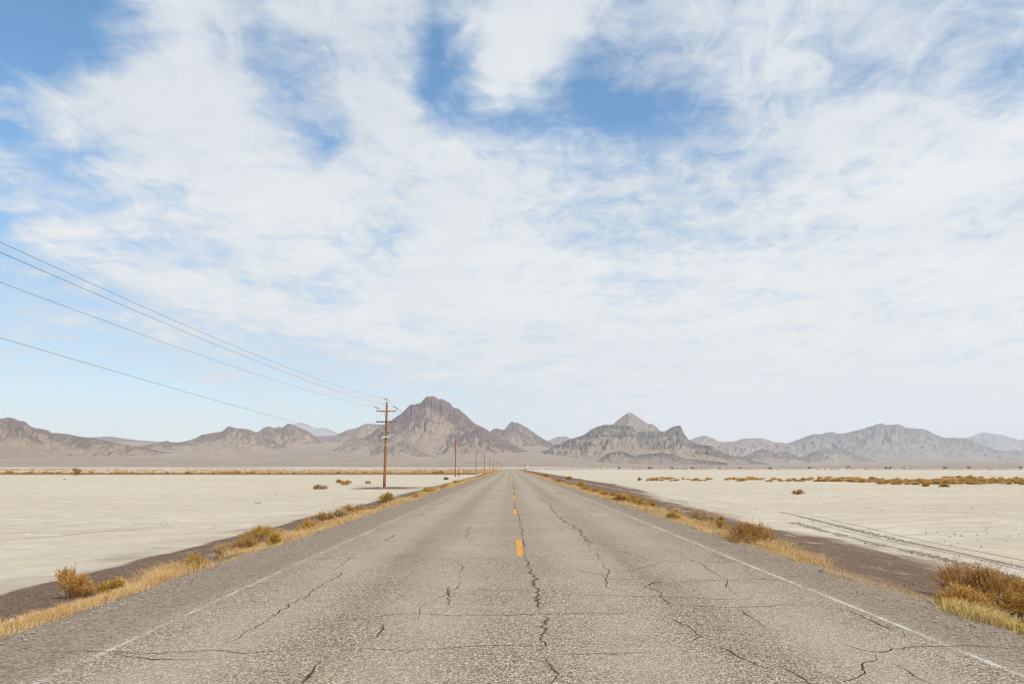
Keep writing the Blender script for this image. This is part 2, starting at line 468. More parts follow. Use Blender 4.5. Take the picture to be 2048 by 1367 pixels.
# ------------------------------------------------------------------ road
def asphalt_nodes(n):
    P = n.n('ShaderNodeNewGeometry').outputs['Position']
    s = n.n('ShaderNodeSeparateXYZ', {0: P})
    x, y, z = s.outputs
    flat = n.n('ShaderNodeCombineXYZ', {0: x, 1: y, 2: 0.0}).outputs[0]
    v1 = n.n('ShaderNodeTexVoronoi', {'Vector': flat, 'Scale': 66.0})
    chip = n.n('ShaderNodeSeparateXYZ', {0: v1.outputs['Color']})
    v2 = n.n('ShaderNodeTexVoronoi', {'Vector': n.mapping(flat, (1, 1, 1), (0, 0, .6)), 'Scale': 27.0})
    chip2 = n.n('ShaderNodeSeparateXYZ', {0: v2.outputs['Color']})
    big = n.noise(flat, 0.45, 5, 0.6)
    med = n.noise(flat, 5.0, 5, 0.65)
    # lane wear: paler wheel paths
    xo = n.m('SUBTRACT', x, 0.19)
    ax = n.m('ABSOLUTE', xo)
    wp = n.m('ADD', n.step(n.m('ABSOLUTE', n.m('SUBTRACT', ax, 1.0)), 0.75, 0.1), n.step(n.m('ABSOLUTE', n.m('SUBTRACT', ax, 2.75)), 0.75, 0.1))
    base = n.mix(chip.outputs[0], (0.122, 0.092, 0.062), (0.63, 0.48, 0.32))
    base = n.mix(n.step(chip.outputs[1], 0.70, 0.88, 0, 0.9), base, (0.76, 0.62, 0.45))
    base = n.mix(n.step(chip.outputs[2], 0.80, 0.95, 0, 0.8), base, (0.055, 0.05, 0.046))
    base = n.mix(n.step(chip2.outputs[0], 0.7, 0.95, 0, 0.25), base, (0.16, 0.135, 0.11))
    base = n.mix(n.step(chip2.outputs[1], 0.75, 0.95, 0, 0.25), base, (0.40, 0.35, 0.29))
    base = n.mix(n.step(v1.outputs['Distance'], 0.50, 0.75, 0, 0.75), base, (0.05, 0.044, 0.04))
    base = n.mix(n.step(med, 0.35, 0.7, 0.18, 0.0), base, (0.18, 0.15, 0.12))
    base = n.mix(n.step(big, 0.35, 0.7, 0.0, 0.22), base, (0.45, 0.37, 0.275))
    base = n.mix(n.m('MULTIPLY', wp, n.step(big, 0.2, 0.7, 0.18, 0.42)), base, (0.43, 0.36, 0.275))
    oil = n.step(n.m('ABSOLUTE', n.m('SUBTRACT', ax, 1.88)), 0.45, 0.05)
    base = n.mix(n.m('MULTIPLY', oil, n.step(n.noise(n.mapping(flat, (1.2, 0.12, 1)), 1.0, 5, 0.6), 0.35, 0.7, 0.02, 0.26)), base, (0.10, 0.085, 0.07))
    # coarser, dirtier shoulder outside the edge lines
    shoulder = n.step(n.m('ADD', ax, n.m('MULTIPLY', n.m('SUBTRACT', med, 0.5), 0.3)), 3.62, 3.95)
    coarse = n.mix(chip2.outputs[0], (0.085, 0.068, 0.05), (0.44, 0.35, 0.25))
    coarse = n.mix(0.45, coarse, base)
    base = n.mix(n.m('MULTIPLY', shoulder, 0.9), base, n.mix(0.18, coarse, (0.10, 0.075, 0.052)))
    hgt = n.m('SUBTRACT', n.m('MULTIPLY_ADD', chip.outputs[1], 0.4, n.m('MULTIPLY', chip2.outputs[0], n.m('MULTIPLY_ADD', shoulder, 0.5, 0.3))), n.m('MULTIPLY', v1.outputs['Distance'], 0.9))
    nor = n.bump(hgt, 0.8, 0.009)
    return base, nor, flat, med


def mat_asphalt():
    m, n = new_mat('chip_seal_asphalt')
    b, nor, _, _ = asphalt_nodes(n)
    n.out(b, 0.88, nor, 0.25)
    return m


def mat_worn(name, colour, edge=0.75, wear=0.5, rough=0.8, grain=60.0, tint=None):
    """paint or crack filling with ragged edges and gaps where the asphalt shows; UV.y runs -1..1 across"""
    m, n = new_mat(name)
    b, nor, flat, med = asphalt_nodes(n)
    uv = n.n('ShaderNodeUVMap').outputs[0]
    s = n.n('ShaderNodeSeparateXYZ', {0: uv})
    av = n.m('ABSOLUTE', s.outputs[1])
    g = n.noise(flat, grain, 4, 0.75)
    g2 = n.noise(flat, 3.0, 4, 0.6)
    k = n.m('ADD', n.m('MULTIPLY', g, 0.75), n.m('MULTIPLY', g2, 0.45 if edge > .5 or wear < .55 else 0.47))
    mask = n.step(k, n.m('SUBTRACT', n.m('ADD', wear, n.m('MULTIPLY', n.step(av, edge, 1.0), 0.5)), 0.05), n.m('ADD', n.m('ADD', wear, n.m('MULTIPLY', n.step(av, edge, 1.0), 0.5)), 0.06))
    col = n.mix(n.step(g, 0.3, 0.7), colour, tint or tuple(c * 0.78 for c in colour))
    n.out(n.mix(mask, b, col), rough, nor, 0.2)
    return m


M_ASPH = mat_asphalt()
rx_ = [-4.75, -4.45, -3.4, 0.2, 3.8, 4.5, 4.85]
rys = axis([(-40, 40, .25), (40, 200, 1), (200, 1060, 10)])
vr_ = []
for j, yy in enumerate(rys):
    for i, xx in enumerate(rx_):
        e = 0
        if i in (0, 6):
            e = (vnoise(np.array(yy * 1.3), np.array(3.0 + i)) - .5) * .34 + (vnoise(np.array(yy * 5.), np.array(9.0 + i)) - .5) * .12
        zz = 0.0 if 0 < i < 6 else -0.018
        vr_.append((xx + float(e), yy, zz))
a0 = 1060
for k in range(1, 30):                      # far end: dips and bends away to the right
    an = k * 0.03
    cx, cy = 260 * (1 - math.cos(an)), a0 + 260 * math.sin(an)
    for xx in rx_:
        vr_.append((cx + xx * math.cos(an), cy - xx * math.sin(an), -0.71 * min(1, k / 14)))
nrow = len(rys) + 29
tag(link('road', mesh_np('road', vr_, grid_faces(nrow, 7), M_ASPH, True)), kind='structure')


def ribbon(points, widths, z, seed=0):
    """flat strip along ground points; returns verts, faces, uv"""
    p = np.asarray(points, float)
    wd = np.asarray(widths, float)
    t = np.gradient(p, axis=0)
    t /= np.linalg.norm(t, axis=1, keepdims=True) + 1e-9
    nrm = np.stack([-t[:, 1], t[:, 0]], -1)
    L = p + nrm * wd[:, None] / 2
    Rr = p - nrm * wd[:, None] / 2
    n = len(p)
    v = np.zeros((2 * n, 3))
    v[0::2, :2], v[1::2, :2], v[:, 2] = L, Rr, z
    i = np.arange(n - 1) * 2
    f = np.stack([i + 1, i + 3, i + 2, i], -1)
    s = np.concatenate([[0], np.cumsum(np.linalg.norm(np.diff(p, axis=0), axis=1))])
    uv = np.zeros((2 * n, 2))
    uv[0::2, 0] = uv[1::2, 0] = s
    uv[0::2, 1], uv[1::2, 1] = 1, -1
    return v, f, uv


def merge(parts):
    vs_, fs_, us_, o = [], [], [], 0
    for v, f, u in parts:
        vs_.append(v)
        fs_.append(f + o)
        us_.append(u)
        o += len(v)
    return np.concatenate(vs_), np.concatenate(fs_), np.concatenate(us_)


# white edge lines
parts = []
for xc, wd in ((-3.47, .12), (3.87, .125)):
    yy = axis([(2, 60, .25), (60, 1050, 5)])
    pts = np.stack([xc + fbm(yy * .15, yy * 0 + xc, 2, 3) * .03, yy], -1)
    parts.append(ribbon(pts, wd + fbm(yy * .7, yy * 0, 5, 3) * .03, np.repeat(.0010 + yy * 1.6e-5, 2)))
for (v, f, u), wear in zip(parts, (.645, .60)):
    tag(link('road_markings', mesh_np('edge_line', v, f, mat_worn('worn_white_paint', (0.64, 0.59, 0.53), 0.25, wear, 0.7, 40.0), uv=u)), kind='structure')
# yellow centre dashes
parts = []
d0 = hit_z(1040, 1111).y
for k in range(0, 86):
    y0 = d0 + k * 12.19 if k else d0
    yy = np.linspace(y0, y0 + 3.05, 14)
    parts.append(ribbon(np.stack([yy * 0 + 0.185, yy], -1), yy * 0 + .135, np.repeat(.0010 + yy * 1.6e-5, 2)))
v, f, u = merge(parts)
tag(link('road_markings', mesh_np('centre_dashes', v, f, mat_worn('yellow_paint', (0.72, 0.335, 0.03), 0.8, 0.43, 0.6, 60.0), uv=u)), kind='structure')

# cracks, followed on the road surface
CR = [  # (list of image points, width in metres)
    ([(1037, 1030), (1041, 1050), (1047, 1078), (1050, 1112), (1056, 1130), (1061, 1145), (1067, 1160), (1073, 1180), (1077, 1200), (1078, 1226)], .035),
    ([(1096, 1226), (1092, 1238), (1088, 1250), (1090, 1262), (1083, 1275), (1090, 1290), (1098, 1305)], .028),
    ([(1083, 1312), (1092, 1322), (1106, 1334), (1114, 1345), (1106, 1358), (1102, 1385)], .028),
    ([(640, 1243), (700, 1236), (740, 1234), (800, 1228), (870, 1228), (930, 1229), (1024, 1228), (1080, 1226), (1150, 1226), (1250, 1226), (1292, 1219)], .018),
    ([(80, 1304), (190, 1302), (330, 1303), (440, 1302), (512, 1304), (600, 1295)], .02),
    ([(715, 1295), (790, 1300), (870, 1297), (960, 1289), (1024, 1288), (1090, 1290)], .018),
    ([(1096, 1306), (1150, 1307), (1240, 1307), (1300, 1302)], .022),
    ([(1330, 1163), (1305, 1164), (1297, 1172), (1312, 1184), (1330, 1200), (1350, 1211)], .05),
    ([(1350, 1211), (1400, 1210), (1470, 1214), (1536, 1212), (1570, 1208), (1640, 1210), (1665, 1213)], .014),
    ([(1330, 1163), (1420, 1160), (1500, 1158), (1590, 1160)], .013),
    ([(1330, 1232), (1345, 1238), (1372, 1250), (1395, 1264), (1406, 1270), (1388, 1280), (1370, 1288)], .03),
    ([(1400, 1257), (1440, 1258), (1482, 1260)], .022),
    ([(1425, 1287), (1460, 1303), (1490, 1318), (1520, 1330), (1545, 1338)], .034),
    ([(1560, 1330), (1590, 1345), (1612, 1362), (1640, 1375)], .03),
    ([(1228, 1142), (1250, 1142), (1270, 1139), (1290, 1131), (1328, 1125)], .03),
    ([(1060, 1135), (1110, 1135), (1150, 1139), (1200, 1148), (1220, 1158), (1290, 1157)], .012),
    ([(1468, 1215), (1500, 1233), (1536, 1255)], .024),
    ([(1665, 1213), (1700, 1222), (1740, 1238), (1795, 1264)], .022),
    ([(1690, 1286), (1730, 1298), (1755, 1303), (1790, 1296), (1860, 1293), (1905, 1292), (1950, 1291), (2048, 1297)], .018),
    ([(1755, 1303), (1758, 1318), (1727, 1328), (1733, 1342), (1718, 1352), (1700, 1360), (1655, 1368)], .02),
    ([(1785, 1325), (1830, 1350), (1870, 1370)], .022),
    ([(600, 1375), (620, 1350), (640, 1325), (658, 1312)], .03),
    ([(770, 1243), (764, 1255), (755, 1268), (742, 1283)], .022),
    ([(692, 1140), (650, 1163), (612, 1190), (560, 1222), (500, 1262), (470, 1285)], .016),
    ([(893, 1172), (898, 1190), (902, 1210)], .024),
    ([(905, 1188), (914, 1192)], .024),
    ([(768, 1082), (780, 1075), (795, 1067)], .03),
    ([(1073, 993), (1099, 1006), (1107, 1022), (1124, 1037), (1134, 1045), (1159, 1059), (1167, 1074), (1179, 1084), (1215, 1090)], .045),
    ([(1237, 1106), (1257, 1107)], .05),
    ([(1185, 1098), (1225, 1099), (1252, 1103), (1290, 1118)], .02),
    ([(1235, 1121), (1260, 1122)], .05),
    ([(1302, 1073), (1318, 1072), (1330, 1069)], .02),
    ([(1415, 1103), (1440, 1113), (1464, 1123)], .022),
    ([(1400, 1090), (1460, 1088), (1530, 1087)], .014),
    ([(1420, 1123), (1470, 1122), (1540, 1123)], .016),
    ([(870, 1092), (920, 1089), (950, 1090), (1020, 1093)], .016),
    ([(760, 1112), (800, 1112), (842, 1109)], .018),
    ([(500, 1136), (540, 1134), (568, 1134)], .022),
    ([(1260, 1047), (1290, 1048), (1330, 1050)], .02),
    ([(1110, 980), (1122, 988), (1140, 992)], .03),
    ([(1140, 1015), (1165, 1017), (1200, 1024)], .02),
    ([(940, 1050), (932, 1070), (944, 1084)], .022),
    ([(1536, 1152), (1640, 1153), (1665, 1156)], .016),
    ([(220, 1305), (300, 1318), (420, 1316)], .012),
    ([(1180, 1040), (1240, 1044)], .018),
    ([(1028, 1004), (1032, 1018), (1037, 1032)], .04),
    ([(1026, 962), (1027, 975), (1029, 990)], .05)]
parts, halos = [], []
for ci, (pl, wd) in enumerate(CR):
    P3 = np.array([hit_z(*q)[:2] for q in pl])
    seg = np.linalg.norm(np.diff(P3, axis=0), axis=1)
    s = np.concatenate([[0], np.cumsum(seg)])
    ns = max(8, int(s[-1] / 0.05))
    t = np.linspace(0, s[-1], ns)
    q = np.stack([np.interp(t, s, P3[:, 0]), np.interp(t, s, P3[:, 1])], -1)
    sc_ = min(1.0, s[-1] / 2)
    q[:, 0] += (fbm(t * 2.2, t * 0 + ci, 11, 4) * .07 + fbm(t * 9, t * 0 + ci, 13, 3) * .045) * sc_
    q[:, 1] += (fbm(t * 2.2, t * 0 + ci, 21, 4) * .07 + fbm(t * 9, t * 0 + ci, 23, 3) * .045) * sc_
    fade = np.clip(np.minimum(t, s[-1] - t) / .3, .12, 1)
    core = max(.0135, wd * .45) * np.clip(1.0 + fbm(t * 3, t * 0 + ci, 31, 4) * 1.2, .5, 1.7) * fade
    halo = 3.0 * max(wd, .02) * np.clip(1.0 + fbm(t * 1.4, t * 0 + ci, 35, 4) * 1.8, .3, 2.0) * fade
    parts.append(ribbon(q, core, np.repeat(.0012 + q[:, 1] * 1.0e-5, 2)))
    halos.append(ribbon(q, halo, np.repeat(.0006 + q[:, 1] * .5e-5, 2)))
rc = np.random.default_rng(21)
extra = []
yc = 9.5
while yc < 150:                                 # fine cross cracks, lane to lane
    a, b = rc.uniform(-4.2, .5), rc.uniform(.6, 4.3)
    if rc.uniform() < .35:
        a, b = (a, rc.uniform(-.3, .2)) if rc.uniform() < .5 else (rc.uniform(.1, 1.2), b)
    extra.append((np.array([(a, yc + rc.normal(0, .3)), ((a + b) / 2, yc + rc.normal(0, .35)), (b, yc + rc.normal(0, .3))]), .011 + yc * 1.2e-4))
    yc += rc.uniform(1.6, 5.5) * (1 + yc / 90)
for xl in (-2.7, -.95, 1.4, 2.85):            # cracks along the wheel paths
    yl = rc.uniform(7, 14)
    while yl < 170:
        ln = rc.uniform(1.5, 7) * (1 + yl / 80)
        n_ = int(ln / .8) + 2
        extra.append((np.stack([xl + np.cumsum(rc.normal(0, .09, n_)), np.linspace(yl, yl + ln, n_)], -1), .009 + yl * 1.3e-4))
        yl += ln + rc.uniform(1, 9) * (1 + yl / 60)
for ei, (P3, wd) in enumerate(extra):
    s = np.concatenate([[0], np.cumsum(np.linalg.norm(np.diff(P3, axis=0), axis=1))])
    t = np.linspace(0, s[-1], max(8, int(s[-1] / .06)))
    q = np.stack([np.interp(t, s, P3[:, 0]), np.interp(t, s, P3[:, 1])], -1)
    q[:, 0] += fbm(t * 1.5, t * 0 + ei, 111, 5) * .10
    q[:, 1] += fbm(t * 1.5, t * 0 + ei, 121, 5) * .14
    cw = wd * np.clip(1 + fbm(t * 2, t * 0 + ei, 131, 4) * 1.8, .35, 1.9)
    parts.append(ribbon(q, cw, np.repeat(.0010 + q[:, 1] * .9e-5, 2)))
    halos.append(ribbon(q, cw * 3.2, np.repeat(.0005 + q[:, 1] * .5e-5, 2)))
v, f, u = merge(parts)
tag(link('road_cracks', mesh_np('road_cracks', v, f, mat_worn('crack_dirt', (0.055, 0.041, 0.03), 0.6, 0.29, 0.95, 60.0), uv=u)), kind='structure')
v, f, u = merge(halos)
tag(link('road_cracks', mesh_np('crumbled_edges', v, f, mat_worn('crumbled_edges', (0.085, 0.064, 0.047), 0.0, 0.56, 0.95, 60.0), uv=u)), kind='structure')


# ------------------------------------------------------------------ mountains
def gullies(x, y, h, wl0, octs, amp, seed, mask):
    gy_, gx_ = None, None
    H = h.copy()
    gu = np.gradient(h, axis=1)
    gv = np.gradient(h, axis=0)
    xu, xv = np.gradient(x, axis=1), np.gradient(x, axis=0)
    yu, yv = np.gradient(y, axis=1), np.gradient(y, axis=0)
    det = xu * yv - xv * yu
    det = np.where(np.abs(det) < 1e-6, 1e-6, det)
    gx_ = (gu * yv - gv * yu) / det
    gy_ = (gv * xu - gu * xv) / det
    tot = np.zeros_like(h)
    wl, am = wl0, amp
    for o in range(octs):
        gm = np.hypot(gx_, gy_) + 1e-5
        sx_, sy_ = -gy_ / gm, gx_ / gm
        px, py = x / wl, y / wl
        ix, iy = np.floor(px), np.floor(py)
        c = np.zeros_like(h)
        s = np.zeros_like(h)
        wt = np.zeros_like(h) + 1e-4
        for a in (-1, 0, 1):
            for b in (-1, 0, 1):
                cx, cy = ix + a, iy + b
                dx = px - (cx + .5 + (_hash(cx, cy, seed + o) - .5) * .9)
                dy = py - (cy + .5 + (_hash(cx, cy, seed + 50 + o) - .5) * .9)
                g = np.exp(-2.2 * (dx * dx + dy * dy))
                ph = (dx * sx_ + dy * sy_) * 2 * math.pi
                c += g * np.cos(ph)
                s += g * np.sin(ph)
                wt += g
        c /= wt
        s /= wt
        k = am * wl * np.clip(gm * 1.6, 0, 1) * mask
        tot += k * c
        gx_ = gx_ - s * sx_ * 2 * math.pi * am * mask * np.clip(gm * 1.6, 0, 1)
        gy_ = gy_ - s * sy_ * 2 * math.pi * am * mask * np.clip(gm * 1.6, 0, 1)
        wl *= .5
    return tot


def mat_rock(name, rock, dark, scree, warm, strata=0.0, sscale=0.02):
    m, n = new_mat(name)
    g = n.n('ShaderNodeNewGeometry')
    P = g.outputs['Position']
    s = n.n('ShaderNodeSeparateXYZ', {0: P})
    nz = n.n('ShaderNodeSeparateXYZ', {0: g.outputs['Normal']}).outputs[2]
    a = n.n('ShaderNodeAttribute', attribute_name='rock').outputs['Fac']
    n1 = n.noise(P, 0.012, 8, 0.65, 0.4)
    n2 = n.noise(P, 0.05, 7, 0.7)
    n3 = n.noise(n.mapping(P, (1, 1, 5)), 0.02, 7, 0.7, 0.3)
    k = n.m('ADD', a, n.m('ADD', n.m('MULTIPLY', n.m('SUBTRACT', n2, 0.5), 0.95), n.m('MULTIPLY', n.m('SUBTRACT', n1, 0.5), 1.3)))
    rmask = n.step(k, 0.36, 0.66)
    rc = n.mix(n.step(n1, 0.35, 0.65), rock, dark)
    rc = n.mix(n.step(n2, 0.45, 0.7, 0, 0.5), rc, tuple(c * 0.62 for c in dark))
    sc = n.mix(n.step(n3, 0.35, 0.65), scree, warm)
    sc = n.mix(n.step(n2, 0.52, 0.75, 0, 0.45), sc, rock)
    c = n.mix(rmask, sc, rc)
    if strata:
        zz = n.m('ADD', s.outputs[2], n.m('MULTIPLY', n.m('SUBTRACT', n1, 0.5), 46.0))
        st = n.m('SINE', n.m('MULTIPLY', zz, sscale * 2 * math.pi))
        st2 = n.m('SINE', n.m('MULTIPLY', zz, sscale * 2.9 * 2 * math.pi))
        c = n.mix(n.m('MULTIPLY', n.m('MULTIPLY', n.step(n.m('ADD', st, n.m('MULTIPLY', st2, 0.6)), 0.25, 0.9), n.step(k, 0.2, 0.5)), strata), c, tuple(x * 0.55 for x in dark))
    n.out(c, 0.95, n.bump(n.m('ADD', n2, n.m('MULTIPLY', n.noise(P, 0.2, 5, 0.7), 0.35)), 1.0, 8.0), 0.05)
    return m


MR_PURP = mat_rock('purple_brown_rock', (0.165, 0.110, 0.096), (0.118, 0.079, 0.077), (0.245, 0.183, 0.138), (0.31, 0.232, 0.168))
MR_TAN = mat_rock('tan_hill_rock', (0.205, 0.149, 0.119), (0.145, 0.103, 0.087), (0.275, 0.21, 0.157), (0.335, 0.253, 0.18))
MR_GREY = mat_rock('grey_layered_rock', (0.19, 0.16, 0.133), (0.122, 0.108, 0.10), (0.255, 0.207, 0.162), (0.305, 0.24, 0.177), 0.7, 0.016)
MR_PALE = mat_rock('pale_pinkish_rock', (0.235, 0.184, 0.155), (0.19, 0.15, 0.13), (0.285, 0.228, 0.18), (0.325, 0.258, 0.198))
MR_BLUE = mat_rock('far_grey_rock', (0.165, 0.15, 0.14), (0.105, 0.10, 0.10), (0.225, 0.20, 0.175), (0.26, 0.22, 0.185))


def mountain(pts, d, front, back, mat, seed, wl=210, amp=.15, octs=5, pw=1.25, step=1.35, rows=150, crag=.10, gully=1.0, name='mountain', cap=.95, base=0.0, terr=0.0, wander=.22, fpow=1.0, kind_noise=1.0):
    pts = np.array(sorted(pts), float)
    px = np.arange(pts[0, 0], pts[-1, 0] + step, step)
    py = np.interp(px, pts[:, 0], pts[:, 1])
    # fine teeth on the sky line
    relief = np.clip((HOR - py) / 60, 0, 1)
    py = py + (fbm(px * .11, px * 0 + seed, 3, 4) * 1.5 + fbm(px * .45, px * 0 + seed, 8, 2) * .35) * relief * crag * 5
    dirs = np.stack([ray(a, b) for a, b in zip(px, py)])
    hl = np.hypot(dirs[:, 0], dirs[:, 1])
    ux, uy = dirs[:, 0] / hl, dirs[:, 1] / hl
    tanel = dirs[:, 2] / hl
    az = np.arctan2(ux, uy)
    arc = az * d
    dr = d + front * wander * fbm(arc / (front * .9), arc * 0 + seed * 3.1, seed, 4) * 1.6
    H = CAM_Z + dr * tanel - base
    H = np.maximum(H, 1.0)
    nf = int(rows * .72)
    u = np.concatenate([np.linspace(0, 1, nf) ** .9, 1 + np.linspace(0.02, 1, rows - nf)])
    U = u[:, None]
    rad = np.where(U <= 1, dr[None] - front * (1 - U), dr[None] + back * (U - 1))
    x, y = rad * ux[None], rad * uy[None]
    # blur the profile sideways as the slope runs down so spurs spread
    h = np.zeros_like(x)
    wsm = [1, 7, 17, 37, 71]
    Hs = []
    for wd in wsm:
        if wd == 1 or wd >= len(H):
            Hs.append(H if wd == 1 else Hs[-1])
            continue
        k = np.hanning(wd + 2)[1:-1]
        Hp = np.pad(H, wd // 2, mode='edge')
        Hs.append(np.convolve(Hp, k / k.sum(), 'valid'))
    Hs = np.array(Hs)
    down = np.clip(np.abs(U - 1) ** .7, 0, .999) * (len(wsm) - 1)
    i0 = np.floor(down).astype(int)[:, 0]
    fr = (down[:, 0] - i0)[:, None]
    Hrow = Hs[i0] * (1 - fr) + Hs[np.minimum(i0 + 1, len(wsm) - 1)] * fr
    fall = np.where(U <= 1, U ** pw, np.clip(2 - U, 0, 1) ** 1.1)
    h = Hrow * fall
    msk = np.clip(h / 60, 0, 1) * np.clip(fall * 2.0, 0, 1)
    # broad warped spurs, then erosion gullies down the slope
    h = h + (ridged(x / (wl * 2.2), y / (wl * 2.2), seed, 4) - .45) * wl * .34 * kind_noise * msk * np.clip((1.05 - fall) * 2.2, 0.05, 1)
    gl = gullies(x, y, h, wl, octs, amp * gully, seed * 13 + 5, msk)
    h = h + gl
    hi = ridged(x / 40, y / 40, seed + 90, 3) - .5
    h = h + hi * crag * 95 * msk * (0.35 + .65 * np.clip(fall, 0, 1) ** 2)
    if terr:
        st = 34.0
        zt = h + fbm(x / 240, y / 240, seed, 3) * 22
        q = zt / st
        fq = q - np.floor(q)
        sh = np.clip((fq - .55) / .3, 0, 1)
        h = h + ((np.floor(q) + sh * sh * (3 - 2 * sh)) * st - zt) * terr * msk * np.clip((h - 40) / 40, 0, 1)
    h = np.maximum(h, -2 * (1 - fall))
    # keep the sky line where it stands
    el = (base + h - CAM_Z) / rad
    cur = el.max(0)
    scl = np.clip(np.maximum(tanel, .0004) / np.maximum(cur, .0004), .3, 1.9)
    k = np.hanning(5)
    k = k / k.sum()
    scl = np.convolve(np.pad(scl, 2, mode='edge'), k, 'valid')
    k = np.hanning(43)
    k = k / k.sum()
    sm = np.convolve(np.pad(scl, 21, mode='edge'), k, 'valid') if len(scl) > 43 else scl
    wg = np.clip((fall - .62) / .3, 0, 1)
    wg = wg * wg * (3 - 2 * wg)
    h = h * (sm[None] * (1 - wg) + scl[None] * wg)
    el = ((base + h - CAM_Z) / rad).max(0)
    h = h * np.minimum(1, np.maximum(tanel, .0004) / np.maximum(el, .0004))[None]
    z = base + h
    z[0] -= 3
    z[-1] -= 3
    rock = np.clip(.42 + gl / (wl * amp * 1.2) * .30 + (hi * .7) + (fall - .58) * cap, 0, 1)
    v = np.stack([x, y, z], -1).reshape(-1, 3)
    o = link(name, mesh_np(name, v, grid_faces(len(u), len(px)), mat, True, attrs={'rock': rock.ravel()}))
    tag(o, kind='structure')
    return o


A_ = [(-340, 852), (-260, 842), (-180, 848), (-100, 843), (-40, 840), (0, 836), (8, 836), (16, 834.5), (24, 834.5), (32, 838), (40, 841), (46, 840), (52, 844), (60, 851), (68, 855), (82, 857), (96, 860), (104, 865), (120, 866), (132, 867), (142, 868), (156, 872), (175, 874), (200, 878), (240, 886), (300, 897), (360, 908), (420, 920), (470, 930)]
A2 = [(110, 890), (150, 877), (175, 874), (190, 873.5), (215, 872.5), (232, 873.5), (245, 876), (270, 879), (300, 881.5), (330, 883), (360, 884), (420, 886), (480, 895)]
B_ = [(220, 905), (270, 893), (305, 887), (315, 885.5), (322, 884), (330, 881.5), (335, 881), (342, 884), (355, 884), (365, 883), (378, 880), (392, 875), (405, 868.5), (420, 866), (435, 863.5), (445, 861), (455, 853), (460, 851.5), (466, 854), (478, 856), (492, 857), (500, 859), (510, 863), (520, 868), (540, 879), (570, 892), (620, 906), (660, 916)]
B2 = [(460, 892), (480, 878), (500, 867), (515, 863), (525, 857), (533, 853), (540, 852), (547, 855), (553, 855.5), (557, 853), (561, 853), (565, 855), (570, 850), (578, 846), (584, 848.5), (588, 849), (596, 853), (604, 857), (612, 859), (620, 864), (627, 870), (640, 880), (665, 894)]
CF = [(500, 895), (540, 875), (570, 858), (590, 847), (600, 844), (615, 848), (630, 857), (645, 855), (655, 855), (668, 862), (680, 868), (700, 880), (730, 895)]
D_ = [(560, 892), (600, 879), (625, 871.5), (645, 871), (670, 870), (680, 866), (695, 859), (705, 857), (715, 855), (725, 849), (735, 846.5), (745, 847), (760, 848), (780, 848), (800, 851), (830, 862), (870, 880)]
E_ = [(640, 908), (690, 890), (710, 882), (734, 873), (759, 854), (781, 842), (792.5, 833), (804, 825), (815, 814), (823, 807), (827, 809), (837.5, 805.5), (840, 806.5), (846, 800), (855.5, 790), (859, 793), (863, 791), (870, 792.5), (877, 797.5), (882, 797), (891, 801), (898, 804.5), (900, 805), (904, 811.5), (909, 815), (916, 816), (932, 829.5), (947.5, 845), (963, 853), (970, 856), (979, 862), (985, 866), (1010, 880), (1050, 899), (1090, 914), (1120, 926)]
G_ = [(940, 893), (965, 876), (978, 865), (983, 860), (986, 857.5), (995, 856), (998, 857), (1005, 859), (1009, 858.5), (1013, 854), (1020, 845), (1024, 842.5), (1030, 844), (1036, 845), (1042, 848), (1048, 852), (1056, 856), (1065, 862), (1075, 870), (1088, 877), (1095, 881), (1115, 890), (1150, 904)]
HB = [(1065, 898), (1085, 887), (1098, 880), (1110, 874), (1118, 872), (1132, 872), (1143, 876), (1160, 884), (1190, 896)]
I1 = [(1030, 920), (1070, 907), (1098, 896), (1105, 892.5), (1121, 886), (1143.5, 876.5), (1164, 871), (1176.5, 863), (1183, 857), (1197, 852), (1209.5, 848.6), (1225, 848), (1237, 849), (1256, 851), (1268, 856), (1275.5, 862), (1291, 862), (1308.5, 861.5), (1331, 861.5), (1335, 859.5), (1341.5, 855), (1349, 852), (1358, 850), (1362, 852), (1364, 857), (1366, 861), (1369.5, 868.5), (1376, 877), (1382, 882), (1397.5, 887.5), (1423, 891), (1432, 897.6), (1448, 905), (1466, 911.5), (1486, 913), (1512, 922), (1545, 928), (1575, 933)]
I2 = [(1150, 903), (1190, 876), (1215, 858), (1227, 848), (1235, 840), (1245, 832), (1255, 826), (1260, 824.5), (1265, 826), (1275, 833), (1285, 840), (1297, 847), (1303, 847), (1310, 851), (1320, 861), (1345, 880), (1370, 897)]
J_ = [(1350, 896), (1380, 880), (1390, 875), (1400, 872), (1407.5, 870), (1415, 872), (1428, 877), (1435.5, 882), (1446, 883.6), (1456, 882), (1471, 882), (1484, 877), (1501.5, 876), (1519, 875.5), (1529.5, 877), (1545, 882), (1555, 885), (1560, 883.6), (1570, 886), (1600, 896), (1650, 912)]
K_ = [(1530, 905), (1560, 892), (1575, 886), (1600, 877), (1613, 872), (1628, 867), (1642, 868), (1650, 865), (1665, 863), (1675, 866), (1690, 866), (1705, 862), (1725, 857), (1745, 851), (1757, 846.5), (1765, 845.5), (1770, 849), (1780, 849), (1790, 848), (1795, 847), (1803, 850), (1812, 855), (1830, 856), (1847, 857.5), (1857, 861), (1868, 867), (1885, 874), (1900, 875), (1920, 875), (1935, 878), (1950, 882), (1970, 889), (1990, 898), (2005, 901), (2020, 901), (2030, 899), (2048, 902), (2100, 900), (2200, 896), (2340, 906)]
K2 = [(1465, 929), (1490, 912), (1505, 904), (1525, 897), (1537, 899), (1550, 905), (1565, 903), (1575, 902), (1590, 909), (1612, 920), (1640, 930)]
K3 = [(1560, 926), (1596, 915), (1631, 901), (1655, 897), (1671, 894), (1691, 897), (1716, 910), (1740, 918), (1775, 927)]
K4 = [(1600, 931), (1640, 928), (1665, 925), (1680, 926), (1700, 930)]
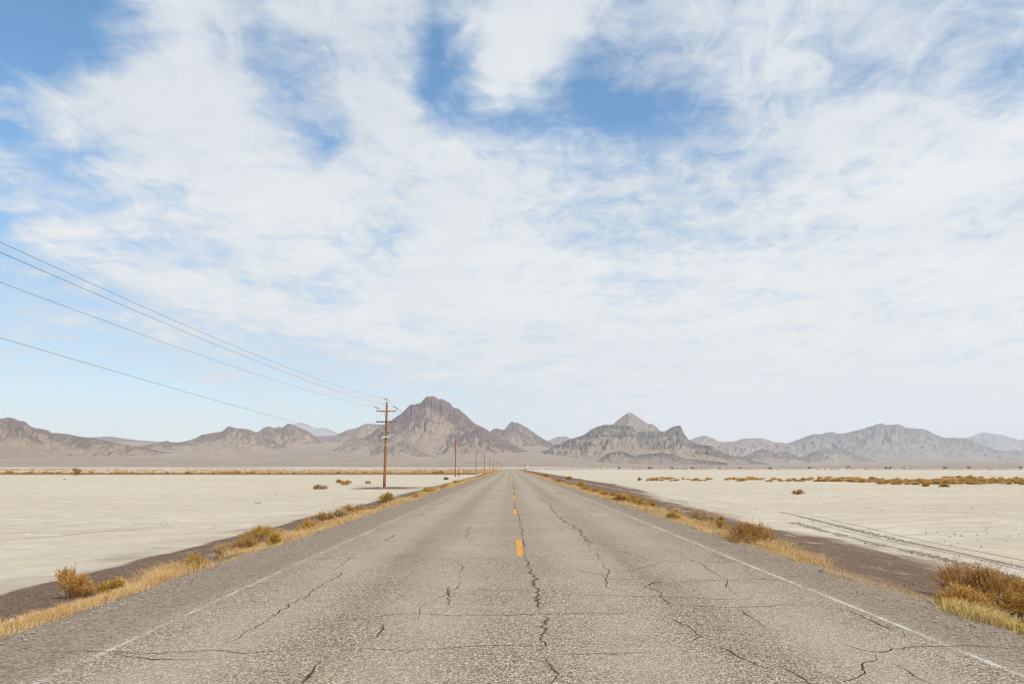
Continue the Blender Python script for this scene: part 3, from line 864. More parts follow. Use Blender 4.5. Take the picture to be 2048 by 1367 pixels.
L_ = [(1860, 892), (1900, 882), (1920, 876), (1945, 872), (1955, 867), (1970, 863), (1985, 867), (2005, 869), (2025, 875), (2040, 879), (2048, 878), (2090, 871), (2160, 876), (2300, 890)]
F1 = [(650, 932), (700, 924), (723, 916), (741, 906), (750, 894.5), (759, 891), (772, 890), (782, 893), (795, 885.5), (806, 883), (822, 888), (837, 899), (851, 906), (873, 912.5), (896, 917), (920, 921.5), (960, 929)]
F2 = [(610, 916), (640, 908), (664, 901), (682, 890), (705, 876.6), (716, 874), (734, 879), (750, 885), (780, 895), (820, 908)]
F3 = [(820, 905), (855, 890), (885, 879), (898, 869), (905, 866.5), (914, 867.6), (920.5, 872), (926, 869), (932, 863), (937, 858.6), (942, 863), (947, 859), (952, 854), (959, 855), (970, 863), (983, 872), (997, 879), (1010, 888), (1042, 899), (1087, 908), (1120, 917)]
F4 = [(640, 936), (590, 908), (575, 902.5), (562, 902), (552, 907), (535, 915)]
P1 = [(1190, 926), (1215, 906), (1235, 902), (1250, 903), (1265, 910), (1290, 908), (1320, 905), (1345, 908), (1375, 917), (1420, 921), (1455, 925)]
mountain(A_, 4300, 1500, 1500, MR_TAN, 3, 230, .13, pw=1.35, crag=.08)
mountain(A2, 7000, 1200, 1500, MR_PALE, 4, 240, .10, rows=90, crag=.04)
mountain(B_, 5200, 1000, 1000, MR_TAN, 5, 180, .13, pw=1.5, crag=.10)
mountain(B2, 5700, 900, 1000, MR_TAN, 6, 180, .13, pw=1.5, crag=.12)
mountain(CF, 23000, 4000, 4000, MR_BLUE, 7, 900, .12, rows=60, crag=.05)
mountain(D_, 6000, 1100, 1000, MR_PALE, 8, 210, .10, pw=1.5, crag=.06)
mountain(E_, 5200, 1150, 900, MR_PURP, 9, 260, .12, pw=1.62, crag=.12, cap=1.15, rows=210, step=1.0)
mountain(G_, 6400, 800, 900, MR_PURP, 10, 190, .13, pw=1.45, cap=1.0, crag=.12)
mountain(HB, 9000, 900, 1000, MR_PALE, 11, 220, .12, rows=80, crag=.05)
mountain(I1, 4900, 1250, 900, MR_GREY, 12, 190, .11, pw=1.4, crag=.12, rows=220, step=1.0, terr=.75)
mountain(I2, 6300, 900, 900, MR_PALE, 13, 220, .10, pw=1.0, crag=.03)
mountain(J_, 9200, 1300, 1300, MR_PALE, 14, 260, .13, rows=110, crag=.06)
mountain(K_, 10500, 2600, 2500, MR_BLUE, 15, 560, .11, pw=1.6, crag=.07, rows=190)
mountain(K2, 6600, 700, 700, MR_GREY, 16, 150, .15, rows=100, crag=.12)
mountain(K3, 8000, 800, 900, MR_GREY, 17, 180, .15, rows=100, crag=.10)
mountain(K4, 6000, 400, 500, MR_GREY, 19, 120, .15, rows=60, crag=.10)
mountain(L_, 19000, 3500, 4000, MR_BLUE, 18, 800, .13, rows=80, crag=.05)
mountain(F1, 3900, 480, 700, MR_PALE, 20, 120, .17, pw=1.0, crag=.12, rows=150, step=1.0)
mountain(F2, 4500, 700, 700, MR_PALE, 21, 150, .13, pw=1.1, crag=.06)
mountain(F3, 4750, 620, 500, MR_PURP, 22, 100, .20, pw=1.1, crag=.16, rows=150, step=1.0)
mountain(F4, 4400, 180, 250, MR_PURP, 23, 60, .15, rows=50, crag=.10)
mountain(P1, 3900, 420, 500, MR_GREY, 24, 110, .17, pw=1.05, crag=.16, rows=120, step=1.0, terr=.5)


# gravel fans between the flat and the mountains
def mat_fan():
    m, n = new_mat('alluvial_gravel')
    P = n.n('ShaderNodeNewGeometry').outputs['Position']
    s = n.n('ShaderNodeSeparateXYZ', {0: P})
    lev = n.noise(n.mapping(P, (0.0016, 0.010, 0.03)), 1.0, 7, 0.68, 0.2)
    n1 = n.noise(P, 0.004, 7, 0.65)
    n2 = n.noise(P, 0.03, 6, 0.75)
    c = n.mix(n.step(n1, 0.35, 0.65), (0.262, 0.20, 0.154), (0.312, 0.242, 0.182))
    c = n.mix(n.step(lev, 0.45, 0.66, 0, 0.6), c, (0.375, 0.29, 0.212))
    c = n.mix(n.step(lev, 0.48, 0.36, 0, 0.5), c, (0.21, 0.17, 0.142))
    c = n.mix(n.step(n2, 0.5, 0.66, 0, 0.55), c, (0.16, 0.125, 0.10))
    crop = n.noise(n.mapping(P, (1, 0.6, 1)), 0.0065, 8, 0.72, 0.6)
    c = n.mix(n.step(crop, 0.585, 0.64, 0, 0.6), c, (0.185, 0.14, 0.115))
    c = n.mix(n.step(n.noise(n.mapping(P, (.004, .02, .05), (0, 0, .1)), 1.0, 6, .7), 0.66, 0.74, 0, 0.5), c, (0.44, 0.39, 0.33))
    dist = n.n('ShaderNodeVectorMath', {0: P}, operation='LENGTH').outputs['Value']
    c = n.mix(n.step(dist, 1900, 1650, 0, 0.9), c, n.mix(n.step(lev, .4, .6), (0.36, 0.31, 0.25), (0.56, 0.52, 0.46)))
    n.out(c, 0.95, n.bump(n2, 0.4, 3.0), 0.05)
    return m


FAN = np.array([(-420, 893), (-100, 893), (100, 893), (250, 892), (330, 893), (450, 899), (560, 893), (640, 885), (720, 893), (850, 900), (1000, 895), (1080, 895), (1160, 908), (1250, 922), (1400, 928), (1600, 927), (1800, 924), (2048, 923), (2460, 923)], float)
px = np.arange(-420, 2461, 4.0)
py = np.interp(px, FAN[:, 0], FAN[:, 1])
k = np.hanning(33)
k /= k.sum()
py = np.convolve(np.pad(py, 16, mode='edge'), k, 'valid')
dirs = np.stack([ray(a, b) for a, b in zip(px, py)])
hl = np.hypot(dirs[:, 0], dirs[:, 1])
rad = np.concatenate([np.linspace(1450, 5600, 130), np.linspace(5800, 12000, 30)])[:, None]
hx = dirs[:, 0] / hl
hy = dirs[:, 1] / hl
H5 = CAM_Z + 5600 * dirs[:, 2] / hl
t = np.clip((rad - 1500) / 4100, 0, 1.25)
zf = -.9 + (H5[None] + .9) * (0.30 * t + 0.70 * t ** 1.8)
x, y = rad * hx[None], rad * hy[None]
zf = zf + fbm(x / 500, y / 500, 77, 5) * 7 * np.clip(t * 1.5, 0, 1) + fbm(x / 60, y / 60, 78, 3) * 2.2 * np.clip(t * 2, 0, 1)
zf[0] = -2.5
tag(link('alluvial_fan', mesh_np('alluvial_fan', np.stack([x, y, zf], -1).reshape(-1, 3), grid_faces(len(rad), len(px)), mat_fan(), True)), kind='structure')

# ------------------------------------------------------------------ simple solids
class MB:
    """collects shapes into one mesh"""

    def __init__(self):
        self.v, self.f = [], []

    def add(self, v, f):
        o = len(self.v)
        self.v += [tuple(p) for p in v]
        self.f += [tuple(i + o for i in q) for q in f]

    def box(self, c, s, rz=0.0, taper=1.0, bev=0.0):
        hx, hy, hz_ = s[0] / 2, s[1] / 2, s[2] / 2
        if bev <= 0:
            rings = [(hx, hy, -hz_), (hx * taper, hy * taper, hz_)]
            corner = [(-1, -1), (1, -1), (1, 1), (-1, 1)]
            pts = [(x * a, y * b, z) for a, b, z in rings for x, y in corner]
            n = 4
        else:
            n = 8
            pts = []
            for k, z in ((1 - bev / min(hx, hy) * .7, -hz_), (1, -hz_ + bev), (taper, hz_ - bev), (taper * (1 - bev / min(hx, hy) * .7), hz_)):
                a, b = hx * k, hy * k
                for x, y in ((-a + bev, -b), (a - bev, -b), (a, -b + bev), (a, b - bev), (a - bev, b), (-a + bev, b), (-a, b - bev), (-a, -b + bev)):
                    pts.append((x, y, z))
        m = Matrix.Rotation(rz, 3, 'Z')
        pts = [Vector(c) + m @ Vector(p) for p in pts]
        nr = len(pts) // n
        fs = [tuple(range(n))[::-1], tuple(range((nr - 1) * n, nr * n))]
        for r in range(nr - 1):
            for i in range(n):
                j = (i + 1) % n
                fs.append((r * n + i, r * n + j, (r + 1) * n + j, (r + 1) * n + i))
        self.add(pts, fs)
        return self

    def tube(self, pts, rad, n=8):
        pts = [Vector(p) for p in pts]
        if not isinstance(rad, (list, tuple)):
            rad = [rad] * len(pts)
        vv, ff = [], []
        side = None
        for i, p in enumerate(pts):
            t = (pts[min(i + 1, len(pts) - 1)] - pts[max(i - 1, 0)]).normalized()
            if side is None:
                side = t.orthogonal().normalized()
            side = (side - t * side.dot(t)).normalized()
            up = t.cross(side)
            for k in range(n):
                a = 2 * math.pi * k / n
                vv.append(p + (side * math.cos(a) + up * math.sin(a)) * rad[i])
        for i in range(len(pts) - 1):
            for k in range(n):
                j = (k + 1) % n
                ff.append((i * n + k, i * n + j, (i + 1) * n + j, (i + 1) * n + k))
        ff.append(tuple(range(n))[::-1])
        ff.append(tuple(range((len(pts) - 1) * n, len(pts) * n)))
        self.add(vv, ff)
        return self

    def build(self, name, mat, parent=None, smooth=False, loc=(0, 0, 0)):
        me = bpy.data.meshes.new(name)
        me.from_pydata([tuple(p) for p in self.v], [], self.f)
        me.update()
        if smooth:
            for p in me.polygons:
                p.use_smooth = len(p.vertices) == 4
        me.materials.append(mat)
        return link(name, me, parent, loc)


def empty(name, loc, rz=0.0):
    o = bpy.data.objects.new(name, None)
    C.objects.link(o)
    o.location = loc
    o.rotation_euler = (0, 0, rz)
    o.empty_display_size = 0.2
    return o


def mat_plain(name, col, rough=0.6, metal=0.0, var=0.2, scale=8.0, spec=0.3):
    m, n = new_mat(name)
    P = n.n('ShaderNodeTexCoord').outputs['Object']
    k = n.noise(P, scale, 5, 0.65)
    c = n.mix(n.step(k, 0.3, 0.7), tuple(x * (1 - var) for x in col), tuple(min(1, x * (1 + var)) for x in col))
    n.out(c, rough, n.bump(k, 0.15, 0.01), spec, metal)
    return m


def mat_wood(name, a, b, dark):
    m, n = new_mat(name)
    P = n.n('ShaderNodeTexCoord').outputs['Object']
    g = n.noise(n.mapping(P, (14, 14, 0.5)), 1.0, 6, 0.65, 0.4)
    g2 = n.noise(n.mapping(P, (40, 40, 1.2)), 1.0, 4, 0.7)
    big = n.noise(n.mapping(P, (2, 2, 0.35)), 1.0, 4, 0.6)
    c = n.mix(n.step(g, 0.35, 0.68), a, b)
    c = n.mix(n.step(g2, 0.58, 0.72, 0, 0.75), c, dark)
    c = n.mix(n.step(big, 0.5, 0.75, 0, 0.5), c, dark)
    n.out(c, 0.85, n.bump(g2, 0.5, 0.02), 0.15)
    return m


M_POLE = mat_wood('weathered_pole_wood', (0.195, 0.085, 0.032), (0.295, 0.138, 0.053), (0.06, 0.032, 0.019))
M_ARM = mat_wood('crossarm_wood', (0.27, 0.115, 0.038), (0.36, 0.17, 0.06), (0.10, 0.05, 0.025))
M_ARM2 = mat_wood('dark_crossarm_wood', (0.10, 0.045, 0.03), (0.16, 0.07, 0.04), (0.05, 0.03, 0.02))
M_GALV = mat_plain('galvanised_steel', (0.50, 0.50, 0.49), 0.5, 0.3, 0.15)
M_CERA = mat_plain('brown_porcelain', (0.085, 0.055, 0.04), 0.25, 0, 0.15)
M_POLY = mat_plain('grey_polymer', (0.42, 0.40, 0.37), 0.5, 0, 0.1)
M_WIRE = mat_plain('dull_aluminium_wire', (0.115, 0.115, 0.12), 0.6, 0.2, 0.1)
M_CABLE = mat_plain('black_cable', (0.06, 0.06, 0.065), 0.5, 0, 0.1)

# ------------------------------------------------------------------ utility poles
PX_LINE = -14.2
pole_y = [85.0 + 110 * k for k in range(13)]
px_of = lambda y: PX_LINE
Z0 = float(gz(PX_LINE, 85.0)) - 0.05
d85 = 85.0


def zz_at(py):          # height at the near pole of an image row
    r_ = ray(775, py)
    return CAM_Z + r_[2] * d85 / r_[1]


ZT = zz_at(804)
H_P = ZT - Z0


def shaft(h, r0=.165, r1=.115):
    m = MB()
    pts = [(0.02 * math.sin(t * 2.3), 0.02 * math.cos(t * 1.7) - .02, t * h) for t in np.linspace(0, 1, 10)]
    m.tube(pts, [r0 + (r1 - r0) * t for t in np.linspace(0, 1, 10)], 14)
    return m


def insulator_mb(x, y, z, h=.24, lean=0.0):
    m = MB()
    m.tube([(x, y, z), (x, y, z + h * .35)], .018, 6)
    prof = [(.30, .035), (.36, .075), (.42, .04), (.52, .07), (.58, .038), (.68, .062), (.76, .036), (.86, .05), (1.0, .032)]
    m.tube([(x, y, z + h * a) for a, b in prof], [b for a, b in prof], 10)
    return m


def brace_mb(x, z, dz, side):
    return MB().tube([(side * x, -.16, z), (side * .07, -.17, z - dz)], .022, 4)


main = empty('utility_pole', (PX_LINE, d85, Z0))
tag(main, 'tall orange-brown wooden pole carrying two crossarms and a fused switch rack, nearest the camera', 'utility pole', 'utility poles along the road')
shaft(H_P).build('pole_shaft', M_POLE, main, True)
z1_, z2_ = zz_at(822) - Z0, zz_at(843) - Z0
MB().box((0, -.17, z1_), (2.25, .10, .13), 0, 1, .012).build('crossarm', M_ARM, main)
a2 = MB().box((.02, -.17, z2_), (2.32, .10, .13), 0, 1, .012).build('crossarm', M_ARM2, main)
a2['label'] = 'darker lower crossarm with pale end bands'
for sx_ in (-1.14, .82):
    MB().box((sx_, -.17, z2_), (.07, .114, .144)).build('end_band', M_GALV, a2)
for zz, in ((z1_,), (z2_,)):
    for sd in (-1, 1):
        brace_mb(.42, zz - .05, .42, sd).build('brace', M_GALV, main)
for x, z in ((-1.08, z1_ + .06), (1.06, z1_ + .06), (-.10, H_P)):
    o = insulator_mb(x, -.17 if abs(x) > .5 else -.02, z, .36).build('insulator', M_POLY, main, True)
    MB().tube([(x - .23, -.40, z + .44), (x - .04, -.14, z + .37), (x + .05, -.02, z + .355), (x + .24, .22, z + .27)], [.026, .042, .042, .024], 6).build('wire_clamp', M_CERA, o)
    MB().tube([(x, -.1, z + .36), (x, -.1, z + .62)], .008, 4).build('pin', M_GALV, o)
for x in (-1.13, -.72, .84, 1.28, -.33):
    pts = []
    for t in np.linspace(0, 1, 8):
        pts.append((x + (.10 * t if x < -.5 else -.04 * t) + .04 * math.sin(t * 5), -.2, z1_ + .36 - t * (z1_ + .36 - z2_ - .1)))
    if x == -.33:
        pts = [(p[0] + .04, p[1], p[2] + .75) for p in pts]
    MB().tube(pts, .0075, 4).build('jumper_wire', M_WIRE, main)
zr = zz_at(871) - Z0
rack = MB()
rack.box((0, -.22, zr - .17), (1.12, .10, .12), 0, 1, .01).box((.10, -.24, zr), (1.30, .06, .06)).box((-.55, -.24, zr - .08), (.06, .06, .22)).box((.55, -.24, zr - .08), (.06, .06, .22))
rack = rack.build('switch_rack', M_GALV, main)
MB().tube([(.42, -.28, zr + .0), (.98, -.28, zr + .10)], [.06, .05], 8).build('fuse_barrel', M_POLY, rack)
MB().tube([(-.98, -.28, zr + .02), (-.6, -.28, zr)], [.05, .04], 8).build('fuse_barrel', M_CERA, rack)
for x in (-.30, .36):
    o = insulator_mb(x, -.28, zr + .05, .46).build('bushing', M_CERA, main, True)
    MB().tube([(x, -.28, zr + .50), (x, -.28, zr + .64)], [.055, .03], 8).build('bushing_cap', M_GALV, o)
    MB().tube([(x, -.28, zr + .6), (x + .25 * (1 if x > 0 else -1), -.26, zr + 1.0), (x + .5 * (1 if x > 0 else -1), -.22, zr + 1.25), (x + .7 * (1 if x > 0 else -1), -.2, z2_ - .05)], .009, 4).build('jumper_wire', M_WIRE, main)
for off in (0, .06):
    MB().tube([(-.28 - off, -.3, zr + .12), (-.50 - off, -.28, zr - .05), (-.62 - off, -.25, zr - .3), (-.58 - off, -.22, zr - .55), (-.40 - off * .5, -.2, zr - .82), (-.12, -.17, zr - 1.02)], .022, 6).build('conduit', M_CABLE, main)
MB().tube([(0, 0, zr - 1.06), (0, 0, zr - 1.0)], .165, 12).build('strap', M_GALV, main)
MB().box((.38, -.2, z2_ + .2), (.22, .1, .1)).box((.38, -.2, z2_ + .1), (.04, .04, .14)).build('pin_insulator', M_POLY, main)

simple = empty('utility_pole', (PX_LINE, pole_y[1], 0))
hs = H_P * .985
shaft(hs, .16, .11).build('pole_shaft', M_POLE, simple, True)
MB().box((0, -.17, hs - 1.15), (2.35, .10, .13), 0, 1, .012).build('crossarm', M_ARM, simple)
for sd in (-1, 1):
    brace_mb(.42, hs - 1.2, .45, sd).build('brace', M_GALV, simple)
for x, z in ((-1.08, hs - 1.09), (1.06, hs - 1.09), (0, hs)):
    insulator_mb(x, -.17 if x else 0, z, .28).build('insulator', M_POLY, simple, True)
ORD = ['second', 'third', 'fourth', 'fifth', 'sixth', 'seventh', 'eighth', 'ninth', 'tenth', 'eleventh', 'twelfth', 'last']
for k in range(1, 13):
    o = simple if k == 1 else copy_tree(simple)
    y = pole_y[k]
    z = float(gz(PX_LINE, y)) if y < 1400 else -.9
    jit = random.Random(k)
    o.location = (PX_LINE + jit.uniform(-.2, .2), y + jit.uniform(-2, 2), z - .05)
    o.rotation_euler = (jit.uniform(-.006, .006), jit.uniform(-.009, .009), jit.uniform(-.05, .05))
    lab = 'single-crossarm wooden pole with a short stub post beside its foot' if k == 1 else \
        'slim single-crossarm wooden pole, %s from the switch-rack pole along the roadside row' % ORD[k - 1]
    tag(o, lab, 'utility pole', 'utility poles along the road')

# stub post beside the second pole
sp = empty('stub_post', (PX_LINE + .75, pole_y[1] + 1.5, float(gz(PX_LINE, pole_y[1])) - .05))
tag(sp, 'short weathered stub post standing close behind the single-crossarm pole with the dark foot', 'post')
MB().tube([(0, 0, 0), (.01, 0, 1.3), (0, 0, 2.55)], [.11, .10, .095], 10).build('post_shaft', M_POLE, sp, True)
MB().tube([(0, 0, 2.3), (0, 0, 2.36)], .105, 10).build('band', M_GALV, sp)

# ------------------------------------------------------------------ wires
xi = {'top': -.10, 'right': 1.06, 'left': -1.08}


def wire_mesh(x_off, z_near, edge_px, edge_py, z_far_rel, name, label, through=True, z_prev=None, rad=.0072):
    x = PX_LINE + x_off
    r_ = ray(edge_px, edge_py)
    ye = x / r_[0] * r_[1]
    ze = CAM_Z + x / r_[0] * r_[2]
    yp = pole_y[0] - 110
    zp = z_near if z_prev is None else z_prev
    t = (ye - yp) / (d85 - yp)
    lin = zp + (z_near - zp) * t
    sag = (lin - ze) / (4 * t * (1 - t))
    pts = [(x, yp + (d85 - yp) * t, zp + (z_near - zp) * t - 4 * sag * t * (1 - t)) for t in np.linspace(0, 1, 41)]
    m = MB()
    m.tube(pts, rad, 6)
    if through:
        zprev, yprev = z_near, d85
        for k in range(1, 13):
            zn = (float(gz(PX_LINE, pole_y[k])) if pole_y[k] < 1400 else -.9) + z_far_rel
            pts = [(x, yprev + 110 * t, zprev + (zn - zprev) * t - 4 * 1.3 * t * (1 - t)) for t in np.linspace(0, 1, 17)]
            m.tube(pts, rad * 1.35, 4)
            zprev, yprev = zn, pole_y[k]
    o = m.build(name, M_WIRE, None, True)
    tag(o, label, 'power line', 'power lines on the pole row')
    return o


wire_mesh(-.10, Z0 + H_P + .38, 0, 484, hs + .28, 'power_line', 'highest wire, running to the insulator on the very top of the near pole')
wire_mesh(1.06, Z0 + z1_ + .43, 0, 504, hs - .82, 'power_line', 'wire just below the highest one, ending on the road-side tip of the upper crossarm')
wire_mesh(-1.08, Z0 + z1_ + .43, 0, 564, hs - .82, 'power_line', 'wire running to the tip of the upper crossarm that points away from the road')
wire_mesh(0.0, Z0 + zr - 1.0, 0, 675, 0, 'power_line', 'lowest and separate wire, sloping down to the near pole below its switch rack', False, Z0 + zr + 1.55)


# ------------------------------------------------------------------ plants
def strands(P, W, R_=None):
    """ribbons: P (n,k,3) centre points, W (n,k) widths"""
    n, k, _ = P.shape
    t = P[:, -1] - P[:, 0]
    a = rng.normal(size=(n, 3))
    s = np.cross(t, a)
    s /= np.linalg.norm(s, axis=1, keepdims=True) + 1e-9
    L = P + s[:, None] * W[..., None] / 2
    Rr = P - s[:, None] * W[..., None] / 2
    v = np.stack([L, Rr], 2).reshape(-1, 3)
    b = (np.arange(n) * 2 * k)[:, None] + (np.arange(k - 1) * 2)[None]
    f = np.stack([b, b + 1, b + 3, b + 2], -1).reshape(-1, 4)
    return v, f


def cat(parts):
    vs_, fs_, o = [], [], 0
    for v, f in parts:
        vs_.append(v)
        fs_.append(f + o)
        o += len(v)
    return np.concatenate(vs_), np.concatenate(fs_)


def mat_plant(name, cols, rough=0.8, trans=0.25, clump=0.0):
    m, n = new_mat(name)
    g = n.n('ShaderNodeNewGeometry')
    r_ = g.outputs['Random Per Island']
    st = [(i / max(1, len(cols) - 1), c) for i, c in enumerate(cols)]
    c = n.ramp(r_, st)
    k = n.noise(g.outputs['Position'], 1.3, 3, 0.6)
    c = n.mix(n.step(k, 0.35, 0.65, 0, 0.3), c, cols[-2])
    bs = n.n('ShaderNodeBsdfPrincipled', {'Base Color': c, 'Roughness': rough, 'Specular IOR Level': 0.15})
    tr = n.n('ShaderNodeBsdfTranslucent', {'Color': c})
    mx = n.n('ShaderNodeMixShader', {0: trans})
    n.t.links.new(bs.outputs[0], mx.inputs[1])
    n.t.links.new(tr.outputs[0], mx.inputs[2])
    o = n.n('ShaderNodeOutputMaterial')
    n.t.links.new(mx.outputs[0], o.inputs[0])
    return m


M_GRASS = mat_plant('dry_straw', [(.58, .37, .135), (.64, .45, .20), (.72, .56, .33), (.50, .28, .085), (.70, .54, .32)])
M_GREEN = mat_plant('half_green_grass', [(.60, .42, .14), (.68, .50, .22), (.46, .33, .085), (.72, .57, .30)])
M_STEM = mat_plant('woody_stems', [(.22, .125, .055), (.30, .175, .075), (.38, .24, .12)], .9, 0.0)
M_LEAF = {
    'straw': mat_plant('straw_gold_foliage', [(.60, .36, .11), (.68, .44, .165), (.48, .27, .07), (.72, .50, .22)]),
    'gold': mat_plant('golden_foliage', [(.50, .27, .058), (.60, .36, .10), (.38, .19, .038), (.66, .43, .15)]),
    'rust': mat_plant('rusty_foliage', [(.42, .22, .062), (.52, .295, .09), (.28, .145, .043), (.58, .36, .125)]),
    'olive': mat_plant('olive_foliage', [(.46, .27, .05), (.56, .35, .08), (.34, .20, .036), (.60, .41, .12)]),
    'pale': mat_plant('pale_dry_twigs', [(.52, .36, .18), (.60, .44, .25), (.42, .26, .11), (.64, .50, .31)]),
    'dark': mat_plant('dark_desert_shrub', [(.20, .125, .075), (.27, .17, .10), (.15, .095, .058), (.33, .22, .13)])}


def bush_parts(w_, h_, ns, nt, nl, spread=1.0, upright=0.0, tuft=0.0, leaf=.035, d_=None, tw=.0045):
    """stems strands, foliage strands for a bush w_ wide and h_ high with its base at the origin"""
    rx_, ry_ = w_ / 2, (d_ or w_ * .8) / 2
    ncl = max(6, min(16, ns // 5))
    cph, clm = rng.uniform(0, 2 * math.pi, ncl), 1 + rng.normal(0, .17, ncl)
    ci_ = rng.integers(0, ncl, ns)
    ph = cph[ci_] + rng.normal(0, .30, ns)
    q = np.clip((rng.uniform(0, 1, ncl) ** .6)[ci_] + rng.normal(0, .13, ns), 0, 1)
    lump = clm[ci_] + rng.normal(0, .07, ns)
    cosv = np.sqrt(np.clip(1 - (q * .98) ** 2, 0, 1))
    tip = np.stack([np.cos(ph) * q * rx_ * lump * spread, np.sin(ph) * q * ry_ * lump * spread, h_ * (cosv * .74 + .10) * np.clip(lump, .7, 1.12)], -1)
    base = np.stack([rng.normal(0, rx_ * .22, ns), rng.normal(0, ry_ * .22, ns), np.zeros(ns) - .02], -1)
    base[:, :2] += tip[:, :2] * (.25 - .15 * upright)
    ctl = base * .45 + tip * .55
    ctl[:, 2] = tip[:, 2] * (.62 if upright else .50)
    ctl[:, :2] += rng.normal(0, .06, (ns, 2)) * w_
    t = np.linspace(0, 1, 6)[None, :, None]
    Ps = (1 - t) ** 2 * base[:, None] + 2 * t * (1 - t) * ctl[:, None] + t * t * tip[:, None]
    Ps = Ps + rng.normal(0, .012, Ps.shape) * w_ * (t > 0.1)
    Ws = np.linspace(.016, .006, 6)[None] * rng.uniform(.7, 1.3, (ns, 1)) * max(.6, min(w_, 1.4))
    st = strands(Ps, Ws)
    # twigs
    si = rng.integers(0, ns, nt)
    tt = np.clip(rng.beta(2.2, 1.1, nt) * .75 + .27, 0, 1)
    kk = tt * 5
    i0 = np.minimum(kk.astype(int), 4)
    fr = (kk - i0)[:, None]
    b = Ps[si, i0] * (1 - fr) + Ps[si, i0 + 1] * fr
    out = b / (np.array([rx_, ry_, h_]) + 1e-6)
    out /= np.linalg.norm(out, axis=1, keepdims=True) + 1e-6
    dr_ = out * .8 + rng.normal(0, .55, (nt, 3)) + np.array([0, 0, .35 + .5 * upright])
    dr_ /= np.linalg.norm(dr_, axis=1, keepdims=True)
    ln = rng.uniform(.07, .20, nt)[:, None] * (.5 + .5 * min(w_, 1.6))
    e = b + dr_ * ln
    e[:, 2] = np.maximum(e[:, 2], .01)
    mid = (b + e) / 2 + rng.normal(0, .014, (nt, 3))
    tws = strands(np.stack([b, mid, e], 1), np.tile(np.array([[tw * 1.3, tw, tw * .6]]), (nt, 1)) * rng.uniform(.7, 1.4, (nt, 1)))
    # leaves or seed heads gathered at twig ends
    li = rng.integers(0, nt, nl)
    tl = rng.uniform(.25, 1.05, nl)[:, None]
    lb = b[li] * (1 - tl) + e[li] * tl
    ld = dr_[li] * .7 + rng.normal(0, .55, (nl, 3))
    ld /= np.linalg.norm(ld, axis=1, keepdims=True)
    ll = rng.uniform(.5, 1.3, nl)[:, None] * leaf
    lv = strands(np.stack([lb, lb + ld * ll * .5, lb + ld * ll], 1), np.stack([np.full(nl, .25), np.full(nl, 1), np.full(nl, .2)], 1) * leaf * .34)
    return st, cat([tws, lv])


def bush(name, loc, w_, h_, leafmat, label, catg, ns=60, nt=700, nl=2600, group=None, **kw):
    o = empty(name, loc, rng.uniform(0, .3))
    s_, f_ = bush_parts(w_, h_, ns, nt, nl, **kw)
    link('stems', mesh_np('stems', s_[0], s_[1], M_STEM), o)
    link('foliage', mesh_np('foliage', f_[0], f_[1], M_LEAF[leafmat]), o)
    tag(o, label, catg, group)
    return o


def px_size(p, w_, h_):
    d = math.hypot(p.x, p.y)
    return w_ / F * d, h_ / F * d


